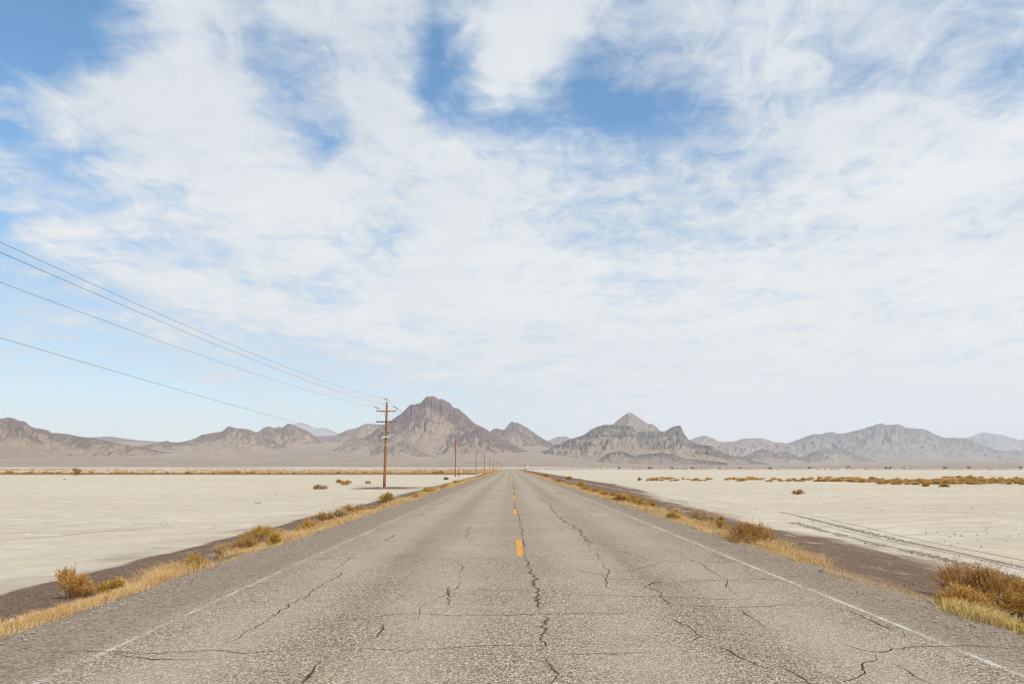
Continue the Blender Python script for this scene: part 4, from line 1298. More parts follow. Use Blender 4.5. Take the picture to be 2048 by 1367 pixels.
VERGE = [  # px, py of the foot, width, height, colour, label, options
    (148, 1196, 66, 58, 'gold', 'feathery golden bush standing tallest in the left verge grass, closest to the camera', dict(upright=.6, ns=70, nt=900, nl=3000)),
    (516, 1082, 62, 26, 'olive', 'olive-gold mounded bush in the left verge, above a brown clump', dict(nt=1000)),
    (494, 1101, 64, 20, 'rust', 'low brown clump lying in straw just in front of the olive-gold mounded bush', dict()),
    (551, 1090, 28, 20, 'olive', 'small dark green-brown bush at the asphalt edge beside the olive-gold mound', dict(ns=40, nt=500, nl=1800)),
    (442, 1114, 34, 24, 'pale', 'straw-pale spiky bush at the near end of the brown clump', dict(upright=.7, ns=60, nt=500, nl=900)),
    (648, 1043, 38, 17, 'rust', 'dark knobbly bush with a raised tip, midway along the left verge', dict()),
    (704, 1026, 46, 14, 'gold', 'low golden bush left of the road, two along from the pole-side round one', dict()),
    (774, 1007, 35, 21, 'olive', 'round olive-gold bush on the left verge in front of the gravel spur', dict(nt=1000)),
    (1968, 1207, 150, 58, 'rust', 'big wide rust-brown bush on the right bank, largest in the picture', dict(ns=150, nt=3600, nl=11000, d_=1.3)),
    (1918, 1222, 84, 34, 'gold', 'sprawling golden bush in front of the big rust-brown one', dict(ns=70, nt=1200, nl=4000, upright=.3)),
    (2046, 1245, 100, 62, 'gold', 'loose yellow bush cut by the right picture edge, below the big rust-brown one', dict(ns=90, nt=1500, nl=5000, upright=.4)),
    (1494, 1086, 92, 42, 'rust', 'domed rusty bush on the right verge beyond the bare gravel stretch', dict(ns=90, nt=1900, nl=5200)),
    (1407, 1053, 48, 34, 'pale', 'round pale tumbleweed on the right verge', dict(ns=110, nt=1700, nl=900, tw=.006)),
    (1438, 1058, 25, 24, 'olive', 'yellow-green bush squeezed between the pale tumbleweed and the domed rusty bush', dict(ns=40, nt=500, nl=1800)),
    (1345, 1040, 24, 15, 'olive', 'small olive bush a few steps beyond the pale tumbleweed', dict(ns=40, nt=500, nl=1500)),
    (1302, 1018, 18, 17, 'gold', 'bright yellow upright bush on the right verge', dict(upright=.6, ns=40, nt=450, nl=1500)),
    (1264, 1003, 34, 13, 'gold', 'golden straggly bush just past the bright yellow upright one', dict(upright=.3)),
    (1232, 996, 26, 9, 'rust', 'low tawny bush next along from the straggly golden one', dict(ns=40, nt=400, nl=1400)),
    (1192, 985, 26, 10, 'rust', 'orange-brown bush before a small dark stone on the right verge', dict(ns=40, nt=400, nl=1400)),
    (1163, 976, 26, 12, 'gold', 'orange-gold bush nearer than the one at the verge bend', dict(ns=40, nt=400, nl=1400)),
    (1119, 966, 10, 8, 'rust', 'tiny dark orange bush with green at its foot on the right verge', dict(ns=30, nt=260, nl=800)),
    (1092, 955, 24, 8, 'rust', 'spread orange-brown bush far along the right verge', dict(ns=40, nt=400, nl=1200))]
for px_, py_, w_, h_, lm, lab, kw in VERGE:
    p = hit(px_, py_)
    ww, hh = px_size(p, w_, h_)
    kw = dict(kw)
    big_leaf = .028 * max(1, math.hypot(p.x, p.y) / 16) ** .75
    kw.setdefault('leaf', big_leaf)
    kw.setdefault('tw', .0045 * max(1, math.hypot(p.x, p.y) / 16) ** .6)
    bush('bush', (p.x, p.y, p.z - .03), ww, hh, lm, lab, 'bush', group='bushes in the roadside verges', **kw)

rv_ = random.Random(11)
small = []
for lm, wv, hv_, up in (('gold', .8, .45, .5), ('rust', .9, .42, 0), ('olive', .7, .42, .3), ('pale', .7, .45, .6), ('gold', .9, .36, .2)):
    s_, f_ = bush_parts(wv, hv_, 45, 480, 1600, leaf=.05, tw=.008, upright=up)
    small.append((mesh_np('stems', s_[0], s_[1], M_STEM), mesh_np('foliage', f_[0], f_[1], M_LEAF[lm])))
for side, y0_, y1_, cnt in ((1, 26, 70, 22), (1, 70, 260, 30), (-1, 10, 17, 3), (-1, 17, 75, 16), (-1, 75, 300, 26)):
    for i in range(cnt):
        yb = y0_ + (y1_ - y0_) * ((i + rv_.uniform(.05, .95)) / cnt) ** 1.3
        xb = side * (rv_.uniform(5.25, 6.3) if side > 0 else rv_.uniform(5.3, 6.5))
        st_, fo_ = rv_.choice(small)
        o = empty('bush', (xb, yb, float(gz(xb, yb)) - .03), rv_.uniform(0, 6.28))
        link('stems', st_, o)
        link('foliage', fo_, o)
        s_ = rv_.uniform(.55, 1.1) * (.7 if yb < 22 and side < 0 else 1)
        o.scale = (s_, s_, s_ * rv_.uniform(.8, 1.15))
        tag(o, 'small dry bush in the unbroken growth along the right verge' if side > 0 else 'small dry bush in the straw along the left verge', 'bush',
            'small bushes of the right verge' if side > 0 else 'small bushes of the left verge')

PLAYA = [
    (642, 978, 23, 8, 'rust', 'brown tufty bush alone on the pale flat, farthest from the near pole', {}),
    (677, 965, 13, 5, 'rust', 'small dark bush behind the brown double-humped one on the pale flat', {}),
    (692, 969.5, 25, 8, 'gold', 'wide dark brown bush on the pale flat in front of a small one', {}),
    (734, 966.5, 11, 4, 'pale', 'tiny pale straw tuft on the flat close to the near pole', {}),
    (891, 959, 10, 4, 'rust', 'low orange-brown bush on the flat between the two nearest poles', {}),
    (1597, 988, 27, 7, 'rust', 'lone flat-topped bush on the right flat, nearer than the long row', {}),
    (1279, 960, 9, 4, 'rust', 'small bush standing off the near end of the long row', {}),
    (1139, 958, 11, 5, 'rust', 'single bush on the brown mud patch right of the road', {}),
    (1855, 972.5, 17, 5, 'gold', 'small low bush just in front of the long row', {}),
    (1888, 973.5, 19, 4, 'gold', 'flattest bush in front of the long row, next to a slightly taller one', {}),
    (150, 948, 19, 13, 'rust', 'tallest reddish spiky bush on the dirt bank', dict(upright=.8))]
for px_, py_, w_, h_, lm, lab, kw in PLAYA:
    p = hit(px_, py_)
    ww, hh = px_size(p, w_, h_)
    bush('bush', (p.x, p.y, p.z - .03), ww, hh, lm, lab, 'bush', ns=50, nt=420, nl=1500, leaf=.11 * math.hypot(p.x, p.y) / 100, tw=.018, group='bushes standing on the flats', **kw)

# long row of bushes across the right-hand flat: a few moulds, copied
moulds = []
for k, (lm, wv, hv_) in enumerate((('straw', 1.5, .50), ('straw', 1.7, .42), ('gold', 1.4, .45), ('straw', 1.2, .50), ('gold', 1.8, .42))):
    s_, f_ = bush_parts(wv, hv_, 40, 420, 1500, leaf=.105, tw=.016)
    v, f = cat([s_, f_])
    moulds.append((mesh_np('bush', v, f, M_LEAF[lm]), wv))
row = []
rr = random.Random(5)
for x0_, x1_, y0_, y1_, cnt, sz in ((1294, 1428, 957.5, 961.5, 16, (9, 17)), (1300, 1350, 955.5, 957, 5, (7, 11)), (1450, 1640, 958, 962.5, 26, (9, 17)), (1640, 1700, 960.5, 963, 9, (10, 18)), (1700, 2050, 960.5, 965.0, 54, (11, 21)), (1760, 2060, 965, 969.5, 34, (12, 22)), (1636, 1722, 955.5, 957.5, 8, (8, 14)), (1884, 1968, 955.2, 956.2, 9, (8, 14)), (2050, 2300, 961, 971, 24, (12, 24))):
    for i in range(cnt):
        px_ = x0_ + (x1_ - x0_) * (i + rr.uniform(.1, .9)) / cnt
        row.append((px_, rr.uniform(y0_, y1_), rr.uniform(*sz)))
for i, (px_, py_, w_) in enumerate(row):
    p = hit(px_, py_)
    ww, _ = px_size(p, w_, 1)
    me, wv = rr.choice(moulds)
    o = link('bush', me, None, (p.x, p.y, p.z - .03), (0, 0, rr.uniform(0, 6.28)))
    s_ = ww / wv
    o.scale = (s_, s_, s_ * rr.uniform(.75, 1.15))
    tag(o, 'low golden-brown bush in the long row across the right-hand salt flat', 'bush', 'row of bushes across the right-hand flat')

# bushes on the dirt bank
for i in range(64):
    px_ = -60 + i * 15.2 + rr.uniform(-7, 7)
    if px_ > 905:
        continue
    yb = rr.uniform(236, 250)
    xg = (px_ - VPX) / F * yb
    if xg > -12:
        continue
    me, wv = moulds[rr.randrange(5)]
    ww = rr.uniform(4, 15) / F * yb
    o = link('bush', me, None, (xg, yb, float(gz(xg, yb)) - .05), (0, 0, rr.uniform(0, 6.28)))
    o.scale = (ww / wv, ww / wv, ww / wv * rr.uniform(.7, 1.1))
    tag(o, 'golden-brown bush growing along the low dark dirt bank', 'bush', 'bushes on the dirt bank')

# dark shrubs on the far margin of the right flat
for px_, w_ in ((1300, 10), (1342, 9), (1385, 9), (1622, 12), (1698, 14), (1772, 8), (1781, 8), (1808, 4), (1892, 11), (1938, 11), (2042, 9), (1480, 6), (1540, 6), (2120, 10), (1238, 6), (1440, 5)):
    p = hit_z(px_, 937.4, -.75)
    s_, f_ = bush_parts(w_ / F * p.y, (w_ * .42 + 1) / F * p.y, 30, 160, 500, leaf=.9, tw=.16, upright=.5)
    v, f = cat([s_, f_])
    o = link('shrub', mesh_np('shrub', v, f, M_LEAF['dark']), None, p)
    tag(o, 'dark brown shrub on the far margin of the right-hand flat, below the mountains', 'shrub', 'dark shrubs on the far margin')


# ------------------------------------------------------------------ grass and scrub (uncountable)
def blades(cx, cy, n, h, w_, spread, lean=.8):
    """n curved blades round each centre"""
    N = len(cx)
    bx = np.repeat(cx, n) + rng.normal(0, 1, N * n) * np.repeat(spread, n)
    by = np.repeat(cy, n) + rng.normal(0, 1, N * n) * np.repeat(spread, n)
    bz = gz(bx, by)
    hh = np.repeat(h, n) * rng.uniform(.45, 1.15, N * n)
    an = rng.uniform(0, 2 * math.pi, N * n)
    le = hh * rng.uniform(.1, 1.5, N * n) ** 1.3 * lean
    an = an * .0 + np.repeat(rng.uniform(0, 6.28, N), n) + rng.normal(0, 1.3, N * n)
    tx, ty = np.cos(an) * le, np.sin(an) * le
    P0 = np.stack([bx, by, bz - .015], -1)
    P1 = np.stack([bx + tx * .3, by + ty * .3, bz + hh * .6], -1)
    P2 = np.stack([bx + tx, by + ty, bz + hh * rng.uniform(.75, 1.0, N * n)], -1)
    W = np.repeat(w_, n)[:, None] * np.array([[1, .8, .15]])
    return strands(np.stack([P0, P1, P2], 1), W)


def patch(x, y, s):
    return vnoise(x * .9, y * .30, s) * .6 + vnoise(x * 2.5, y * 1.1, s + 7) * .4


parts, gparts = [], []
# left verge
for y0_, y1_, cnt, n, sp_ in ((3.5, 16, 430, 58, .10), (16, 40, 800, 40, .12), (40, 110, 1500, 18, .17), (110, 260, 1600, 9, .25), (260, 700, 1500, 7, .5)):
    cy = rng.uniform(0, 1, cnt) ** 1.15 * (y1_ - y0_) + y0_
    cx = -4.98 - rng.beta(1.3, 2.0, cnt) * (1.45 + .4 * (cy > 100))
    keep = patch(cx, cy, 41) + .20 * np.exp(-((cx + 5.4) / .5) ** 2) + 1.0 * (vnoise(cx * 0, cy * .35, 47) - .5) * (cy < 60) > .615
    cx, cy = cx[keep], cy[keep]
    h = (.04 + .27 * vnoise(cx * 2, cy * .8, 51) ** 1.7) * (1 + .25 * (cy > 60))
    parts.append(blades(cx, cy, n, h, .0045 * np.maximum(1, cy / 11), np.full(len(cx), sp_)))
# thin straggle of low shoots on the shoulder edge
cy = rng.uniform(4, 45, 420)
cx = -4.72 - rng.uniform(0, .5, 420)
parts.append(blades(cx, cy, 7, np.full(420, .055), np.full(420, .006) * np.maximum(1, cy / 14), np.full(420, .08)))
# right verge
for y0_, y1_, cnt, n, sp_, ps in ((5.5, 13, 170, 40, .09, .62), (13, 40, 1100, 30, .11, .50), (40, 110, 1600, 16, .16, .46), (110, 260, 1500, 9, .25, .42), (260, 700, 1300, 7, .5, .4)):
    cy = rng.uniform(0, 1, cnt) ** 1.1 * (y1_ - y0_) + y0_
    cx = 4.95 + rng.beta(1.3, 2.2, cnt) * (1.35 + .6 * (cy > 100))
    keep = (patch(cx, cy, 61) + .3 * np.exp(-((cx - 5.35) / .5) ** 2) + .4 * (vnoise(cx * 0, cy * .22, 67) - .5) > ps + .06) & ~((cy > 10.4) & (cy < 13.4))
    cx, cy = cx[keep], cy[keep]
    h = .05 + .30 * vnoise(cx * 2, cy * .8, 71) ** 1.7
    parts.append(blades(cx, cy, n, h, .0045 * np.maximum(1, cy / 11), np.full(len(cx), sp_)))
cy = rng.uniform(6, 40, 700)
cx = 4.75 + rng.uniform(0, .75, 700)
parts.append(blades(cx, cy, 7, np.full(700, .06), np.full(700, .0055) * np.maximum(1, cy / 14), np.full(700, .09)))
v, f = cat(parts)
o = link('dry_grass', mesh_np('dry_grass', v, f, M_GRASS))
tag(o, 'straw-yellow dry grass along both edges of the road', 'grass', None, 'stuff')
# greener patches
for (a, b), n, cnt, h in (((1955, 1238), 60, 26, .17), ((1560, 1106), 40, 22, .16), ((1992, 1250), 60, 14, .16)):
    p = hit(a, b)
    cx = p.x + rng.normal(0, .12, cnt) + np.linspace(-.1, .15, cnt)
    cy = p.y + np.linspace(-.9, 1.0, cnt) * (.55 if b > 1200 else 1.3)
    gparts.append(blades(cx, cy, n, np.full(cnt, h), np.full(cnt, .006), np.full(cnt, .07), .7))
for (a, b) in ((553, 1096), (1212, 992), (1120, 968), (905, 966), (870, 975), (842, 985), (780, 1012), (735, 1029), (1240, 1002), (1345, 1045)):
    p = hit(a, b)
    cnt = 7
    gparts.append(blades(p.x + rng.normal(0, .12, cnt), p.y + rng.normal(0, .6, cnt), 22, np.full(cnt, .11), np.full(cnt, .006) * max(1, p.y / 14), np.full(cnt, .08), .7))
v, f = cat(gparts)
o = link('green_grass', mesh_np('green_grass', v, f, M_GREEN))
tag(o, 'half-green tufts of grass at the asphalt edge', 'grass', None, 'stuff')


def clumps(cx, cy, cz, w_, h_, n):
    N = len(cx)
    a = rng.uniform(0, 2 * math.pi, N * n)
    q = np.sqrt(rng.uniform(0, 1, N * n))
    W, Hh = np.repeat(w_, n), np.repeat(h_, n)
    bx = np.repeat(cx, n) + np.cos(a) * q * W / 2
    by = np.repeat(cy, n) + np.sin(a) * q * W / 2
    bz = np.repeat(cz, n)
    top = Hh * np.sqrt(1 - q * q * .9) * rng.uniform(.7, 1.1, N * n)
    P0 = np.stack([bx, by, bz - .05], -1)
    P2 = np.stack([bx + np.cos(a) * q * W * .15 + rng.normal(0, .05, N * n) * W, by + np.sin(a) * q * W * .15, bz + top], -1)
    P1 = (P0 + P2) / 2
    return strands(np.stack([P0, P1, P2], 1), (W * .20)[:, None] * np.array([[.8, 1, .25]]))


# golden scrub between the dirt bank and the horizon on the left
parts = []
cnt = 5200
cy = 254 + rng.uniform(0, 1, cnt) ** 1.5 * 800
cx = -6 - rng.uniform(0, 1, cnt) * (cy * .78)
keep = vnoise(cx * .01, cy * .03, 81) + .35 * (cy < 330) + .25 * (cx > -60) > .52
cx, cy = cx[keep], cy[keep]
parts.append(clumps(cx, cy, np.full(len(cx), -.75), rng.uniform(.6, 1.5, len(cx)) * (1 + cy / 900), rng.uniform(.25, .6, len(cx)) * (1 + cy / 1400), 9))
cnt = 900
cy = rng.uniform(234, 252, cnt)
cx = -5.5 - rng.uniform(0, 1, cnt) * 190
parts.append(clumps(cx, cy, gz(cx, cy), rng.uniform(.3, .8, cnt), rng.uniform(.15, .35, cnt), 8))
cnt = 700
cy = rng.uniform(760, 1050, cnt)
cx = 40 + rng.uniform(0, 1, cnt) * (cy * .8)
parts.append(clumps(cx, cy, np.full(cnt, -.75), rng.uniform(1.2, 2.6, cnt), rng.uniform(.25, .5, cnt), 7))
v, f = cat(parts)
o = link('golden_scrub', mesh_np('golden_scrub', v, f, M_LEAF['gold']))
tag(o, 'golden scrub covering the ground beyond the dirt bank', 'scrub', None, 'stuff')
cnt = 4200
cy = rng.uniform(1080, 2000, cnt)
cx = rng.uniform(-1, 1, cnt) * cy * .85
keep = (np.abs(cx) > 20) & (vnoise(cx * .004, cy * .012, 91) > .42)
cx, cy = cx[keep], cy[keep]
v, f = clumps(cx, cy, -.85 + 0 * cx + np.clip((cy - 1500) / 500, 0, 1) * 1.0, rng.uniform(1.5, 4.0, len(cx)), rng.uniform(.6, 1.6, len(cx)), 7)
o = link('dark_scrub', mesh_np('dark_scrub', v, f, M_LEAF['dark']))
tag(o, 'dark scrub dotting the far edge of the flats', 'scrub', None, 'stuff')


# ------------------------------------------------------------------ stones and clods
def stones(cx, cy, cz, r_):
    n = len(cx)
    base = np.array([(1, 0, 0), (-1, 0, 0), (0, 1, 0), (0, -1, 0), (0, 0, .8), (0, 0, -.5), (.7, .7, .25), (-.7, .7, .25), (-.7, -.7, .25), (.7, -.7, .25)])
    fc = np.array([(4, 0, 6), (4, 6, 2), (4, 2, 7), (4, 7, 1), (4, 1, 8), (4, 8, 3), (4, 3, 9), (4, 9, 0), (5, 6, 0), (5, 2, 6), (5, 7, 2), (5, 1, 7), (5, 8, 1), (5, 3, 8), (5, 9, 3), (5, 0, 9)])
    v = base[None] * (1 + rng.normal(0, .22, (n, 10, 3))) * r_[:, None, None] * rng.uniform(.7, 1.3, (n, 1, 3))
    v[..., 0] += cx[:, None]
    v[..., 1] += cy[:, None]
    v[..., 2] += cz[:, None]
    f = (fc[None] + (np.arange(n) * 10)[:, None, None]).reshape(-1, 3)
    return v.reshape(-1, 3), f


M_GRAV = mat_plant('road_chippings', [(.20, .165, .13), (.30, .25, .195), (.42, .35, .27), (.24, .19, .15), (.55, .48, .39)], .9, 0)
M_CLOD = mat_plant('dark_clods', [(.12, .10, .075), (.20, .165, .12), (.28, .235, .17)], .95, 0)
M_WHITE = mat_plain('white_scraps', (.52, .51, .50), .6, 0, .1)
cy = rng.uniform(0, 1, 9000) ** 1.6 * 34 + 3.5
side = rng.integers(0, 2, 9000)
off = rng.exponential(.8, 9000) - .15
cx = np.where(side == 0, -4.5 - off, 4.5 + off * 1.5)
rr_ = rng.uniform(.004, .011, 9000) * (1 + cy / 40)
v, f = stones(cx, cy, np.where((cx > -4.6) & (cx < 4.7), .004, gz(cx, cy)), rr_)
tag(link('gravel', mesh_np('gravel', v, f, M_GRAV)), 'loose road gravel along the asphalt edges', 'gravel', None, 'stuff')
# clods scattered over the flats
parts = []
n0 = 900
yy = 14 + rng.uniform(0, 1, n0) ** 1.3 * 75
xx = yy * rng.uniform(.28, .95, n0) + 8
keep = (xx > 12.5 + yy * .05) & (vnoise(xx * .12, yy * .16, 33) > .40)
parts.append(stones(xx[keep], yy[keep], gz(xx[keep], yy[keep]), rng.uniform(.008, .024, keep.sum()) * (.5 + yy[keep] / 40)))
for (a, b), cnt, sx_, sy_, r_ in (((345, 1044), 26, 18, 3.5, .02), ((500, 987), 46, 36, 1.2, .035), ((360, 1034), 3, 10, 6, .03), ((514, 1004), 3, 4, 2.5, .05), ((130, 958), 2, 3, .4, .12), ((1940, 1060), 40, 70, 16, .022), ((1700, 1000), 30, 90, 10, .025), ((1560, 985), 18, 60, 6, .03), ((1420, 985), 10, 40, 4, .035)):
    pp = [hit(a + rng.normal(0, sx_), b + rng.normal(0, sy_)) for _ in range(cnt)]
    q = np.array(pp)
    parts.append(stones(q[:, 0], q[:, 1], q[:, 2], rng.uniform(.5, 1.4, cnt) * r_ * 1.2))
# ridges of clods thrown up along the wheel ruts
FAINT = [[(-60, 1082), (0, 1078), (100, 1072), (220, 1058), (330, 1050)], [(0, 1065), (150, 1063), (300, 1057)],
         [(640, 990), (720, 997), (800, 1004)], [(560, 1000), (660, 1004), (740, 1012)], [(1120, 958), (1300, 990), (1420, 1014), (1500, 1030)], [(1180, 957), (1330, 985), (1480, 1010)]]
RUT = [[(1560, 1024), (1620, 1038), (1680, 1053), (1760, 1073), (1840, 1093), (1920, 1112), (2000, 1131), (2100, 1154), (2400, 1224), (2800, 1316)],
       [(1580, 1047), (1640, 1062), (1690, 1078), (1760, 1095), (1840, 1113), (1900, 1128), (1980, 1150), (2060, 1171), (2400, 1258), (2700, 1334)]]
rutp = []
for ri, pl in enumerate(RUT):
    P3 = np.array([hit_z(a, b, -.74)[:2] for a, b in pl])
    s = np.concatenate([[0], np.cumsum(np.linalg.norm(np.diff(P3, axis=0), axis=1))])
    t = np.linspace(0, s[-1], int(s[-1] / .12))
    q = np.stack([np.interp(t, s, P3[:, 0]), np.interp(t, s, P3[:, 1])], -1)
    q[:, 0] += fbm(t * .4, t * 0 + ri, 55, 3) * .12
    rutp.append((t, q))
    n = 1000
    i = rng.integers(0, len(t), n)
    den = vnoise(t[i] * .5, t[i] * 0 + ri, 57) > .35
    i = i[den]
    lat = np.where(rng.uniform(0, 1, len(i)) < .6, rng.normal(.16, .06, len(i)), rng.normal(-.18, .07, len(i)))
    xx, yy = q[i, 0] + lat, q[i, 1] + rng.normal(0, .05, len(i))
    parts.append(stones(xx, yy, gz(xx, yy), rng.uniform(.008, .024, len(i))))
v, f = cat(parts)
tag(link('clods', mesh_np('clods', v, f, M_CLOD)), 'small dark clods scattered on the salt flats', 'clods', None, 'stuff')


# wheel tracks pressed into the flats
faint = []


def mat_track(ca=(0.28, 0.232, 0.165), cb=(0.15, 0.122, 0.085)):
    m, n = new_mat('pressed_clay')
    P = n.n('ShaderNodeNewGeometry').outputs['Position']
    uv = n.n('ShaderNodeSeparateXYZ', {0: n.n('ShaderNodeUVMap').outputs[0]})
    av = n.m('ABSOLUTE', uv.outputs[1])
    k = n.noise(P, 7.0, 6, .75)
    k2 = n.noise(n.mapping(P, (1, .3, 1)), 1.1, 5, .65)
    msk = n.m('MULTIPLY', n.step(n.m('ADD', n.m('MULTIPLY', k, .8), n.m('MULTIPLY', k2, .5)), n.m('MULTIPLY_ADD', av, .40, .40), n.m('MULTIPLY_ADD', av, .40, .58)), 0.95)
    c = n.mix(msk, (0.49, 0.44, 0.36), n.mix(n.step(k, .4, .7), ca, cb))
    n.out(c, .95, n.bump(n.m('SUBTRACT', k, n.m('MULTIPLY', msk, .5)), .6, .08), .1)
    return m


parts = []
for t, q, wt_ in [(t, q, .40) for t, q in rutp] + [(t, q + np.array([o_, 0]), .10) for t, q in rutp for o_ in (.85,)]:
    z = gz(q[:, 0], q[:, 1])
    rv, rf, ru = ribbon(q, np.full(len(q), wt_ * 1.35) * np.clip(1 + fbm(t * .8, t * 0 + wt_, 3, 3), .4, 1.7) * np.clip(t / 4, .15, 1), 0)
    nz_ = fbm(rv[:, 0] * .12, rv[:, 1] * .12, 5, 3) * 0.05 * np.clip(1 - np.hypot(rv[:, 0], rv[:, 1]) / 900, 0, 1) * (np.abs(rv[:, 0]) > 11)
    zl = gz(rv[:, 0], rv[:, 1]) + nz_
    nq = len(q)
    v3 = np.zeros((nq * 3, 3))
    v3[0::3, :2], v3[1::3, :2], v3[2::3, :2] = rv[0::2, :2], q, rv[1::2, :2]
    v3[0::3, 2], v3[1::3, 2], v3[2::3, 2] = zl[0::2] - .10 * wt_, (zl[0::2] + zl[1::2]) / 2 + .006 + .05 * wt_, zl[1::2] - .10 * wt_
    u3 = np.zeros((nq * 3, 2))
    u3[0::3, 1], u3[2::3, 1] = 1, -1
    parts.append((v3, grid_faces(nq, 3)[:, ::-1], u3))
for fi, pl in enumerate(FAINT):
    P3 = np.array([hit_z(a, b, -.75)[:2] for a, b in pl])
    s = np.concatenate([[0], np.cumsum(np.linalg.norm(np.diff(P3, axis=0), axis=1))])
    t = np.linspace(0, s[-1], int(s[-1] / .2))
    q = np.stack([np.interp(t, s, P3[:, 0]), np.interp(t, s, P3[:, 1])], -1)
    q[:, 0] += fbm(t * .15, t * 0 + fi, 55, 3) * .4
    rv, rf, ru = ribbon(q, .20 * np.clip(1 + fbm(t * .6, t * 0 + fi, 3, 3), .3, 1.7) * np.clip(np.minimum(t, s[-1] - t) / 3, .1, 1), 0)
    nz_ = fbm(rv[:, 0] * .12, rv[:, 1] * .12, 5, 3) * 0.05 * np.clip(1 - np.hypot(rv[:, 0], rv[:, 1]) / 900, 0, 1) * (np.abs(rv[:, 0]) > 11)
    rv[:, 2] = gz(rv[:, 0], rv[:, 1]) + nz_ + .006
    faint.append((rv, rf, ru))
v, f, u = merge(faint)
tag(link('tyre_tracks', mesh_np('faint_tracks', v, f, mat_track((0.44, 0.385, 0.29), (0.385, 0.33, 0.245)), True, uv=u)), kind='structure')
v, f, u = merge(parts)
tag(link('tyre_tracks', mesh_np('tyre_tracks', v, f, mat_track(), True, uv=u)), kind='structure')

# ------------------------------------------------------------------ litter and single stones
def scrap(name, px_, py_, w_, h_, label, catg, mat, lift=.0):
    p = hit(px_, py_)
    ww, hh = px_size(p, w_, h_)
    m = MB()
    n = 7
    g = [[Vector(((i / (n - 1) - .5) * ww, rng.uniform(-.2, .2) * ww * .4 + (j / 3 - .5) * ww * .35, hh * (j / 3) * rng.uniform(.6, 1.1) + rng.uniform(0, .15) * hh)) for i in range(n)] for j in range(4)]
    th = Vector((0, .008, .004))
    vv = [q for r_ in g for q in r_] + [q + th for r_ in g for q in r_]
    k = 4 * n
    ff = []
    for j in range(3):
        for i in range(n - 1):
            a = j * n + i
            ff.append((a, a + 1, a + n + 1, a + n))
            ff.append((a + k, a + k + n, a + k + n + 1, a + k + 1))
    edge = [i for i in range(n)] + [j * n + n - 1 for j in range(1, 4)] + [3 * n + i for i in range(n - 2, -1, -1)] + [j * n for j in range(2, 0, -1)]
    for a, b in zip(edge, edge[1:] + edge[:1]):
        ff.append((b, a, a + k, b + k))
    m.add(vv, ff)
    o = m.build(name, mat, None, False, (p.x, p.y, p.z + lift))
    return tag(o, label, catg)


scrap('litter', 2004, 1226, 9, 12, 'crumpled white scrap caught in the big rust-brown bush', 'litter', M_WHITE, .12)
scrap('litter', 110, 1222, 11, 4, 'flat white scrap on gravel at the left grass edge', 'litter', M_WHITE)
scrap('litter', 1312, 1022, 8, 6, 'bluish-white crumpled wrapper below the yellow bush', 'litter', M_WHITE)
scrap('litter', 22, 1246, 6, 5, 'whitish lump of paper in straw at the left picture edge', 'litter', M_WHITE, .02)
scrap('litter', 899, 973, 4, 3, 'speck of white litter in the verge across from the second pole', 'litter', M_WHITE, .05)
scrap('litter', 1254, 1003, 4, 5, 'small white scrap in the golden straggly bush', 'litter', M_WHITE, .08)
for px_, py_, w_, lab in ((1650, 1089, 5, 'small dark stone lying on the right gravel bank, one of a pair'), (1667, 1091, 8, 'longer dark stone beside a smaller one on the right gravel bank'), (1797, 1171, 17, 'flat brown stone at the asphalt edge before the big bush'), (1210, 982, 5, 'black stone on the mud behind the right verge')):
    p = hit(px_, py_)
    ww, _ = px_size(p, w_, 1)
    v, f = stones(np.zeros(1), np.zeros(1), np.zeros(1) + ww * .1, np.array([ww / 2]))
    v[:, 2] *= .55
    o = link('stone', mesh_np('stone', v, f, M_CLOD), None, p)
    tag(o, lab, 'stone')

# ------------------------------------------------------------------ small things far along the road
M_STEEL = mat_plain('sign_steel', (.35, .35, .35), .5, .5)
M_SIGNW = mat_plain('pale_sign_face', (.42, .48, .56), .4, 0, .04)
M_SIGNY = mat_plain('yellow_sign_face', (.80, .42, .03), .4, 0, .05)
y = 820.0
sg = empty('road_sign', ((1055.3 - VPX) / F * y, y, -.8))
tag(sg, 'pale square sign board on two posts far down the right roadside', 'sign')
MB().box((0, 0, 3.9), (1.6, .06, 1.8), 0, 1, .02).build('sign_panel', M_SIGNW, sg)
for sx_ in (-.6, .6):
    MB().tube([(sx_, .08, 0), (sx_, .08, 4.7)], .06, 8).build('post', M_STEEL, sg)
y = 930.0
sg = empty('warning_sign', ((1028.8 - VPX) / F * y, y, -.4))
tag(sg, 'yellow diamond warning sign where the road vanishes', 'sign')
q = .78
m = MB()
m.add([(-q, 0, 2.2), (0, 0, 2.2 - q), (q, 0, 2.2), (0, 0, 2.2 + q), (-q, .05, 2.2), (0, .05, 2.2 - q), (q, .05, 2.2), (0, .05, 2.2 + q)], [(0, 1, 2, 3), (7, 6, 5, 4), (0, 4, 5, 1), (1, 5, 6, 2), (2, 6, 7, 3), (3, 7, 4, 0)])
m.build('sign_panel', M_SIGNY, sg)
MB().tube([(0, .1, -.3), (0, .1, 2.8)], .05, 8).build('post', M_STEEL, sg)
for px_, w_, lab in ((1066.2, 8, 'thin marker post on the right verge, left one of a close pair'), (1067.8, 7, 'thin marker post on the right verge, shorter one of a close pair')):
    p = hit(px_, 945.8)
    hh = w_ / F * p.y
    o = empty('marker_post', p)
    tag(o, lab, 'marker post')
    MB().box((0, 0, hh / 2), (.09, .05, hh), 0, .9).build('post', M_POLE, o)
    MB().box((0, -.032, hh * .9), (.07, .012, .10)).build('reflector', M_GALV, o)
p = hit(878, 958.8)
o = empty('survey_stake', p)
tag(o, 'thin pale survey stake upright on the flat left of the second pole', 'stake')
MB().tube([(0, 0, -.05), (.015, 0, .5), (0, 0, .86)], [.022, .022, .018], 6).build('stake_shaft', M_GALV, o)
